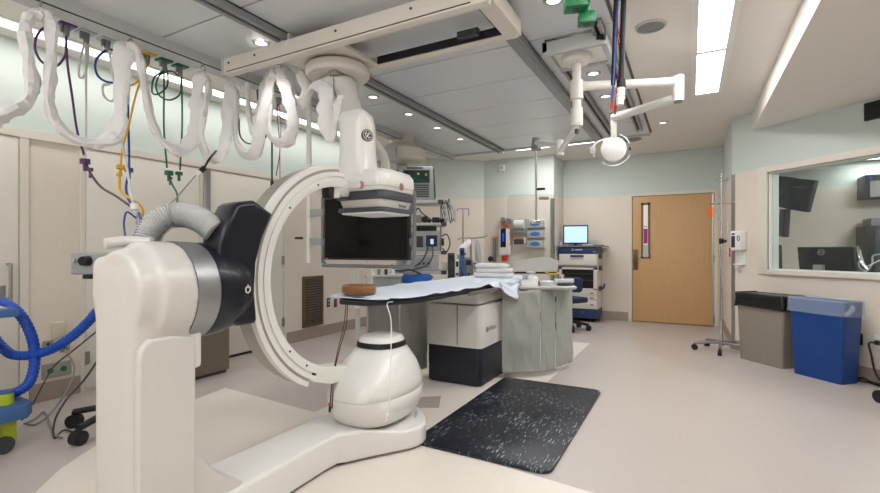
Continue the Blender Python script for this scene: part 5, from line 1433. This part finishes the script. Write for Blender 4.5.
tag(build('wall_regulator', MB().box(vx-.06, vx-.005, YP-.09, YP-.002, 1.66, 1.80, .01).box(vx+.03, vx+.10, YP-.08, YP-.002, 1.68, 1.78, .01).cyl((vx-.03, YP-.09, 1.72), (vx-.03, YP-.13, 1.72), .03), 'satin'), 'steel gas regulators on the back pier above the white wall unit', 'regulator')
b = (-2.619, 7.740, 1.642)
dp = thing('paper_dispenser', 'clear holder with a white roll of wipes on the back pier', 'dispenser', (b[0], YP, b[2]-.1))
build('holder', MB().box(b[0]-.16, b[0]+.18, YP-.08, YP-.002, b[2]-.13, b[2]+.12, .012), 'cleartray', dp)
build('roll', MB().cyl((b[0]-.08, YP-.085, b[2]+.03), (b[0]+.09, YP-.085, b[2]+.03), .075, seg=20), 'white', dp)
build('tray_front', MB().box(b[0]-.14, b[0]+.10, YP-.12, YP-.08, b[2]-.13, b[2]-.07, .006), 'grey', dp)
b = (-2.619, 7.740, 1.378)
nb = thing('sharps_holder', 'small dark box with an orange strip in a white holder on the back pier', 'wall box', (b[0], YP, b[2]-.06))
build('holder', MB().box(b[0]-.12, b[0]+.12, YP-.06, YP-.002, b[2]-.07, b[2]+.06, .006), 'white', nb)
build('dark_box', MB().box(b[0]-.10, b[0]+.08, YP-.075, YP-.06, b[2]-.06, b[2]+.03, .004), 'navym', nb)
build('orange_strip', MB().box(b[0]-.09, b[0]+.07, YP-.075, YP-.06, b[2]+.03, b[2]+.05, .002), 'orange', nb)
gr = thing('glove_box_rack', 'white wire wall rack for three glove boxes on the back pier', 'rack', (-2.340, 7.770, 1.497))
gb0 = (-2.331, 7.740, 1.669)
gb1 = (-2.331, 7.740, 1.496)
gb2 = (-2.331, 7.740, 1.324)
build('rack_back', MB().box(gb0[0]-.15, gb0[0]+.16, YP-.008, YP-.002, gb2[2]-.09, gb0[2]+.09), 'white', gr)
for q in (gb0, gb1, gb2):
    build('rack_shelf', MB().box(q[0]-.15, q[0]+.16, YP-.105, YP-.005, q[2]-.072, q[2]-.062).box(q[0]-.15, q[0]+.16, YP-.105, YP-.098, q[2]-.072, q[2]-.04), 'lgrey', gr)
for q, lb in zip((gb0, gb1, gb2), ('top', 'middle', 'bottom')):
    t = thing('glove_box', 'white glove box with a blue opening, %s of the three in the wall rack' % lb, 'glove box', (q[0], YP-.05, q[2]-.06), 'glove boxes in the wall rack')
    build('carton', MB().box(q[0]-.14, q[0]+.14, YP-.095, YP-.01, q[2]-.06, q[2]+.06, .004), 'lgrey', t)
    build('opening', MB().lathe([(.001, 0), (.085, 0), (.088, .003), (.001, .004)], (q[0], YP-.1, q[2]), 'Y', 24, sy=.42), 'screwblue', t)
b = (-2.962, 7.760, 2.694)
sn = thing('wall_sensor', 'small white sensor box high on the pale green back pier', 'sensor', b)
build('box_body', MB().box(b[0]-.05, b[0]+.05, YP-.05, YP-.002, b[2]-.06, b[2]+.06, .01), 'white', sn)
build('front_grille', MB().cyl((b[0], YP-.05, b[2]), (b[0], YP-.054, b[2]), .03, seg=16), 'lgrey', sn)
b = (-3.108, 7.740, 1.256)
tt = thing('wall_suction', 'slim steel holder with a black bulb and yellow top on the back pier', 'wall holder', b)
build('tube', MB().box(b[0]-.02, b[0]+.03, YP-.05, YP-.002, 1.0, 1.42, .006), 'grey', tt)
build('top', MB().box(b[0]-.025, b[0]+.035, YP-.055, YP-.002, 1.42, 1.46, .006), 'yellowtrim', tt)
build('bulb', MB().sphere((b[0]-.06, YP-.06, 1.06), .05), 'black', tt)

# ---------------------------------------------------------------- equipment pendant at the back left
PC = Vector((-3.344, 5.409, 1.220))
PT = rz((PC.x, PC.y, 0), 28.6)
pe = thing('equipment_pendant', 'ceiling pendant with grey shelves for devices behind the C-arm', 'equipment pendant', (PC.x, PC.y, ZC))
build('ceiling_drum', MB(PT).lathe([(.001, 2.46), (.30, 2.46), (.34, 2.49), (.345, 2.62), (.30, 2.66), (.18, 2.72), (.17, 2.85), (.001, 2.85)], (-.20, .15, 0), seg=36), 'beam', pe)
build('junction_box', MB(PT).box(-.50, -.24, -.28, -.14, 2.40, 2.60, .008), 'lgrey', pe)
build('column', MB(PT).box(-.28, -.12, .22, .36, .80, 2.48, .01), 'lgrey', pe)
for z, xl, xr in ((1.885, -.30, .38), (1.585, -.30, .42), (1.205, -.30, .42), (.94, -.42, .42)):
    s = build('shelf', MB(PT).box(xl, xr, -.25, .22, z-.04, z, .008), 'lgrey', pe)
    build('shelf_bumper', MB(PT).box(xr-.06, xr+.015, -.26, -.2, z-.045, z+.005, .006), 'slate', s)
build('side_post', MB(PT).cyl((.36, .0, 1.2), (.36, .0, 1.9), .012), 'steel', pe)
vm = thing('vital_signs_monitor', 'grey patient monitor with a dark green screen on the top pendant shelf', 'patient monitor', PT @ Vector((0, 0, 1.885)))
VT = PT @ Matrix.Translation(Vector((.02, 0, 1.887)))
build('case', MB(VT).prism([(-.26, 0), (.25, 0), (.23, .46), (-.22, .46)], -.2, .15, 'Y', .02, 3), 'devgrey', vm)
build('side_grip', MB(VT).prism([(-.30, .10), (-.25, .04), (-.215, .40), (-.26, .42)], -.18, .1, 'Y', .012), 'slate', vm)
build('side_grip', MB(VT).prism([(.25, .02), (.27, .06), (.25, .42), (.225, .44)], -.18, .1, 'Y', .008), 'slate', vm)
build('screen_bezel', MB(VT).box(-.17, .19, -.206, -.198, .235, .41, .004), 'slate', vm)
scn = build('screen', MB(VT).box(-.155, .175, -.21, -.205, .25, .395), 'greenscreen', vm)
build('trace', MB(VT).box(.02, .05, -.2115, -.2095, .34, .37).box(.13, .15, -.2115, -.2095, .33, .36), 'yellow', scn)
build('trace', MB(VT).box(-.12, .0, -.2115, -.2095, .30, .305).box(-.12, .10, -.2115, -.2095, .275, .28), 'green', scn)
gv = MB(VT)
for k in range(6):
    gv.box(-.14, .18, -.206, -.198, .045+k*.03, .062+k*.03)
build('vent_slots', gv, 'dgrey', vm)
build('handle_slot', MB(VT).box(-.12, .10, -.203, -.19, .425, .445, .004), 'dgrey', vm)
hb = thing('cable_hook_bundle', 'bundle of grey patient leads hung on a hook right of the patient monitor', 'lead bundle', PT @ Vector((.40, -.1, 1.9)))
build('hook', MB(PT).tube([(.36, -.1, 1.86), (.46, -.1, 1.87), (.47, -.1, 1.92)], .01, seg=6), 'dgrey', hb)
for k in range(6):
    xx = .38+.03*k
    zz = 1.58+.05*random.random()
    build('lead', MB(PT).tube([(.43, -.1, 1.90), (xx-.02, -.11, 1.80), (xx, -.12, zz+.1), (xx+.02, -.12, zz), (xx+.035, -.11, zz+.12), (xx-.01, -.1, 1.82), (.44, -.1, 1.90)], .006, seg=6, sub=5), ['dgrey', 'grey', 'lgrey'][k % 3], hb)
dv = thing('defibrillator', 'grey box device with two dark screens on the middle pendant shelf', 'medical device', PT @ Vector((.15, 0, 1.205)))
QT = PT @ Matrix.Translation(Vector((.14, 0, 1.207)))
build('case', MB(QT).box(-.16, .21, -.22, .12, 0, .27, .012), 'devgrey', dv)
build('screen', MB(QT).box(.02, .17, -.226, -.218, .06, .21, .004), 'navym', dv)
build('screen', MB(QT).box(-.11, -.02, -.226, -.218, .05, .20, .004), 'dgrey', dv)
build('screen_glow', MB(QT).box(.08, .12, -.229, -.225, .09, .16), 'bluescreen', dv)
build('knob', MB(QT).cyl((.225, -.2, .12), (.26, -.2, .12), .05, seg=16), 'black', dv)
build('cable', MB(QT).tube([(.23, -.21, .20), (.30, -.22, .22), (.34, -.22, .10), (.29, -.22, -.02), (.24, -.22, .04)], .009, seg=8), 'dgrey', dv)
d2_ = thing('recorder', 'dark camera-like device with cables on the second pendant shelf', 'medical device', PT @ Vector((.1, 0, 1.585)))
build('case', MB(PT).box(-.02, .10, -.2, .0, 1.587, 1.69, .01), 'grey', d2_)
build('lens', MB(PT).cyl((.14, -.2, 1.63), (.14, -.08, 1.63), .045, seg=16).cyl((.2, -.18, 1.61), (.2, -.1, 1.61), .03), 'black', d2_)
build('cable', MB(PT).tube([(.0, -.2, 1.68), (.05, -.22, 1.78), (.1, -.22, 1.72), (.18, -.22, 1.66), (.26, -.2, 1.6)], .009, seg=8), 'black', d2_)
tag(build('dark_module', MB(PT).box(.02, .30, -.22, .1, 1.50, 1.535, .004).box(.02, .30, -.22, .1, 1.475, 1.497, .004), 'black'), 'flat black module slung under the second pendant shelf', 'medical device')
d3_ = thing('stimulator', 'pale grey device with a dark red button on the lowest pendant shelf', 'medical device', PT @ Vector((.1, 0, .94)))
build('case', MB(PT).box(-.10, .33, -.23, .1, .942, 1.15, .01), 'lgrey', d3_)
build('face_panel', MB(PT).box(-.04, .22, -.236, -.228, .98, 1.12, .003), 'devgrey', d3_)
build('button', MB(PT).cyl((-.0, -.235, 1.09), (-.0, -.25, 1.09), .016, seg=12), 'red', d3_)
for k in range(3):
    build('dial', MB(PT).cyl((.07+.06*k, -.235, 1.04), (.07+.06*k, -.255, 1.04), .016, seg=12), 'dgrey', d3_)
tag(build('blue_wrap', MB(PT).prism([(-.22, .78), (.20, .78), (.26, .86), (.20, .90), (-.22, .89)], -.27, -.2, 'Y', .01), 'screwblue'), 'bright blue wrapped pack hanging under the lowest pendant shelf', 'pack')
for i, (pts, m, r, lb) in enumerate((([(.20, -.25, 1.36), (.17, -.27, 1.2), (.08, -.28, 1.05), (-.1, -.28, .96), (-.3, -.28, .95)], 'darkteal', .010, 'blue cable drooping across the front of the pendant'),
                      ([(.24, -.25, 1.3), (.25, -.27, 1.15), (.18, -.28, 1.02), (.02, -.28, .97), (-.1, -.28, .95)], 'darkteal', .008, 'second blue cable drooping under the grey pendant devices'),
                      ([(-.30, -.2, 1.02), (-.26, -.28, .96), (-.16, -.3, .94), (-.05, -.3, .96), (.1, -.28, .9)], 'dgrey', .012, 'dark cable lying on the lowest pendant shelf'))):
    tag(build('pendant_cable', MB(PT).tube(pts, r, seg=8), m, None), lb, 'cable')
md = thing('amplifier_module', 'white module with coloured sockets left of the dark screens on the middle shelf', 'medical device', PT @ Vector((-.18, -.1, 1.207)))
build('case', MB(PT).box(-.10, -.03, -.23, .05, 1.207, 1.46, .008), 'lgrey', md)
for k in range(4):
    build('socket', MB(PT).cyl((-.065, -.23, 1.25+.045*k), (-.065, -.245, 1.25+.045*k), .014, seg=10), ['red', 'dgrey', 'satin', 'dgrey'][k], md)
tag(build('white_carton', MB(PT).box(.36, .50, -.2, .0, .942, 1.06, .006), 'white'), 'small white carton at the right end of the lowest pendant shelf', 'box')
tag(build('dark_camera', MB(PT).box(.24, .34, -.22, -.05, 1.587, 1.66, .012).cyl((.34, -.14, 1.62), (.40, -.14, 1.62), .03), 'black'), 'black handheld unit at the right of the second pendant shelf', 'medical device')
# white and grey items left of the shelf, under the big monitor
for i, (px_, lb) in enumerate(((0, 'white vertical hanging tube below the large monitor, left one'), (1, 'white vertical hanging tube below the large monitor, right one'))):
    c = Vector([(-3.144, 3.867, 0.953), (-3.197, 4.180, 0.902)][i])
    t = thing('hanging_tube', lb, 'tube', c)
    build('tube_body', MB().tube([(c.x, c.y, 1.18), (c.x, c.y, 1.0), (c.x+.02, c.y+.02, .60)], .034, seg=14), 'pipe', t)
    build('tube_foot', MB().lathe([(.001, 0), (.14, 0), (.13, .03), (.03, .05), (.026, .62), (.001, .62)], (c.x+.02, c.y+.02, 0)), 'lgrey', t)
PQ = rz(Vector((-3.367, 4.884, 0.898)) * 1.0, 28.6)
dr_ = thing('drawer_trolley', 'grey trolley with a row of connectors behind the table under the large monitor', 'trolley', ((-3.367, 4.884, 0.898)[0], (-3.367, 4.884, 0.898)[1], 0))
TQ = rz(((-3.367, 4.884, 0.898)[0], (-3.367, 4.884, 0.898)[1], 0), 28.6)
build('trolley_body', MB(TQ).box(-.30, .12, -.2, .2, .06, .88, .01), 'devgrey', dr_)
build('trolley_top', MB(TQ).box(-.32, .14, -.22, .22, .88, .91, .006), 'lgrey', dr_)
for k in range(4):
    build('connector', MB(TQ).cyl((-.24+.09*k, -.15, .91), (-.24+.09*k, -.15, .98), .02, seg=10), ['white', 'grey', 'dgrey', 'white'][k], dr_)
for x in (-.25, .07):
    for y in (-.15, .15):
        build('caster', MB(TQ).cyl((x-.015, y, .03), (x+.015, y, .03), .03, seg=14), 'rubber', dr_)

# infusion pump stand at the far end of the table
IC = Vector((-2.663, 5.496, 1.060))
IT = rz((IC.x, IC.y, 0), 28.6)
ip = thing('pump_stand', 'stand loaded with grey and blue infusion pumps beyond the table', 'pump stand', (IC.x, IC.y, 0))
build('pole', MB(IT).cyl((.12, .05, .05), (.12, .05, 1.38), .014), 'steel', ip)
build('hook_bar', MB(IT).tube([(-.06, .05, 1.36), (0, .05, 1.38), (.12, .05, 1.38), (.28, .05, 1.39), (.34, .05, 1.42)], .009, seg=8), 'steel', ip)
for k in range(5):
    a = R(15+72*k)
    l = build('leg', MB(IT).tube([(.12, .05, .10), (.12+.28*math.cos(a), .05+.28*math.sin(a), .075)], .018, seg=8, sub=1), 'satin', ip)
    build('caster', MB(IT).cyl((.12+.28*math.cos(a)-.015, .05+.28*math.sin(a), .034), (.12+.28*math.cos(a)+.015, .05+.28*math.sin(a), .034), .034, seg=14), 'rubber', l)
build('shelf_plate', MB(IT).box(-.22, .26, -.12, .14, .82, .845, .004), 'grey', ip)
for (x0_, x1_, y0_, z0_, z1_, m, lb) in ((-.19, -.10, -.08, .846, 1.18, 'dgrey', 'tall dark grey pump leftmost on the pump stand'), (-.095, -.04, -.10, .846, 1.10, 'white', 'slim white pump between the grey and the blue pump'), (-.035, .03, -.11, .846, 1.25, 'cartblue', 'tall slate blue pump on the pump stand'), (.04, .13, -.09, .846, 1.12, 'grey', 'grey pump right of the slate blue pump'), (.14, .20, -.09, .846, 1.08, 'lgrey', 'pale grey pump rightmost on the pump stand')):
    t = thing('infusion_pump', lb, 'infusion pump', IT @ Vector(((x0_+x1_)/2, 0, z0_)))
    build('case', MB(IT).box(x0_, x1_, y0_, .06, z0_, z1_, .01), m, t)
    build('display', MB(IT).box(x0_+.012, x1_-.012, y0_-.004, y0_+.002, z1_-.10, z1_-.03), 'black', t)
    build('knob', MB(IT).cyl(((x0_+x1_)/2, y0_, z0_+.06), ((x0_+x1_)/2, y0_-.02, z0_+.06), .018, seg=10), 'dgrey', t)
b1 = thing('fluid_bag', 'white fluid bag slanting from the pump stand hook', 'bag', IT @ Vector((.08, 0, 1.2)))
build('bag_body', MB(IT).tube([(.10, .0, 1.36), (.07, -.02, 1.30), (-.01, -.03, 1.22), (-.05, -.03, 1.16)], .05, seg=12, flat=.55, rf=lambda t, i: .022+.05*math.sin(min(1, t*1.1)*PI*.85)), 'towel', b1)
build('bag_tube', MB(IT).tube([(-.05, -.03, 1.16), (-.06, -.05, 1.05), (-.02, -.12, .95), (.02, -.13, .90)], .006, seg=6), 'bluehose2', b1)
b2 = thing('fluid_bag', 'translucent grey fluid bag hanging straight beside the white one', 'bag', IT @ Vector((.22, 0, 1.2)))
build('bag_body', MB(IT).tube([(.20, .0, 1.36), (.21, -.01, 1.24), (.22, -.01, 1.08), (.22, -.01, .96)], .07, seg=12, flat=.5, rf=lambda t, i: .03+.055*math.sin(min(1, t*1.05)*PI*.9)), 'lgrey', b2)
build('bag_port', MB(IT).cyl((.22, -.01, .97), (.22, -.01, .93), .012, seg=8), 'white', b2)

# ---------------------------------------------------------------- lights
def area(name, loc, sx, sy, power, col=(1, .995, .985), rot=(0, 0, 0), spread=180):
    l = bpy.data.lights.new(name, 'AREA')
    l.shape = 'RECTANGLE'
    l.size, l.size_y = sx, sy
    l.energy = power
    l.color = col
    l.spread = R(spread)
    o = bpy.data.objects.new(name, l)
    o.location = loc
    o.rotation_euler = rot
    COL.objects.link(o)
    return o
area('fluorescent_lamp', (.155, 3.1, ZC-.013), .19, 4.7, 60)
area('strip_lamp', (-4.295, 2.1, ZC-.013), .14, 7.0, 17)
area('back_strip_lamp', (-1.72, 7.1, ZC-.013), 1.5, .13, 28)
area('rear_fill', (-1.8, -1.0, ZC-.06), 2.6, 1.2, 44)  # added fill behind the camera, no fixture hangs there
area('side_fill', (2.0, .6, 2.66), 1.0, 2.4, 26)  # second added fill, out of view on the right, without a fixture
area('ceiling_fill', (-.9, -1.6, 1.75), 1.8, 1.0, 88, rot=(R(172), 0, 0))  # added upward fill out of view, brightens the ceiling
area('control_room_lamp', (2.64, 8.4, 2.475), 1.25, .15, 12)
area('control_room_fill', W45 @ Vector((1.8, 1.6, 2.48)), 1.2, .5, 60, rot=(0, 0, R(-45)))  # added fill without a fixture, brightens the control room and window reveal
for y in (2.44, 3.86, 4.55, 5.24, 5.93):
    for x in (-2.90, -.765):
        l = bpy.data.lights.new('downlight_lamp', 'SPOT')
        l.energy = 20
        l.spot_size = R(105)
        l.spot_blend = .7
        l.shadow_soft_size = .05
        l.color = (1, .985, .96)
        o = bpy.data.objects.new('downlight_lamp', l)
        o.location = (x, y-(.24 if x > -1 and y > 3 else 0), ZC-.05)
        COL.objects.link(o)
w = bpy.data.worlds.new('room ambience')
scene.world = w
w.use_nodes = True
w.node_tree.nodes['Background'].inputs[0].default_value = (.9, .93, 1, 1)
w.node_tree.nodes['Background'].inputs[1].default_value = .05

# ---------------------------------------------------------------- camera
cam = bpy.data.cameras.new('camera')
cam.sensor_width = 36
cam.lens = 458/880*36
cam.shift_y = .004
cam.clip_start = .02
co = bpy.data.objects.new('camera', cam)
co.location = (0, 0, 1.22)
co.rotation_euler = (R(90), 0, R(28.6))
COL.objects.link(co)
scene.camera = co
scene.view_settings.view_transform = 'Standard'
scene.view_settings.look = 'None'
scene.view_settings.exposure = -0.12
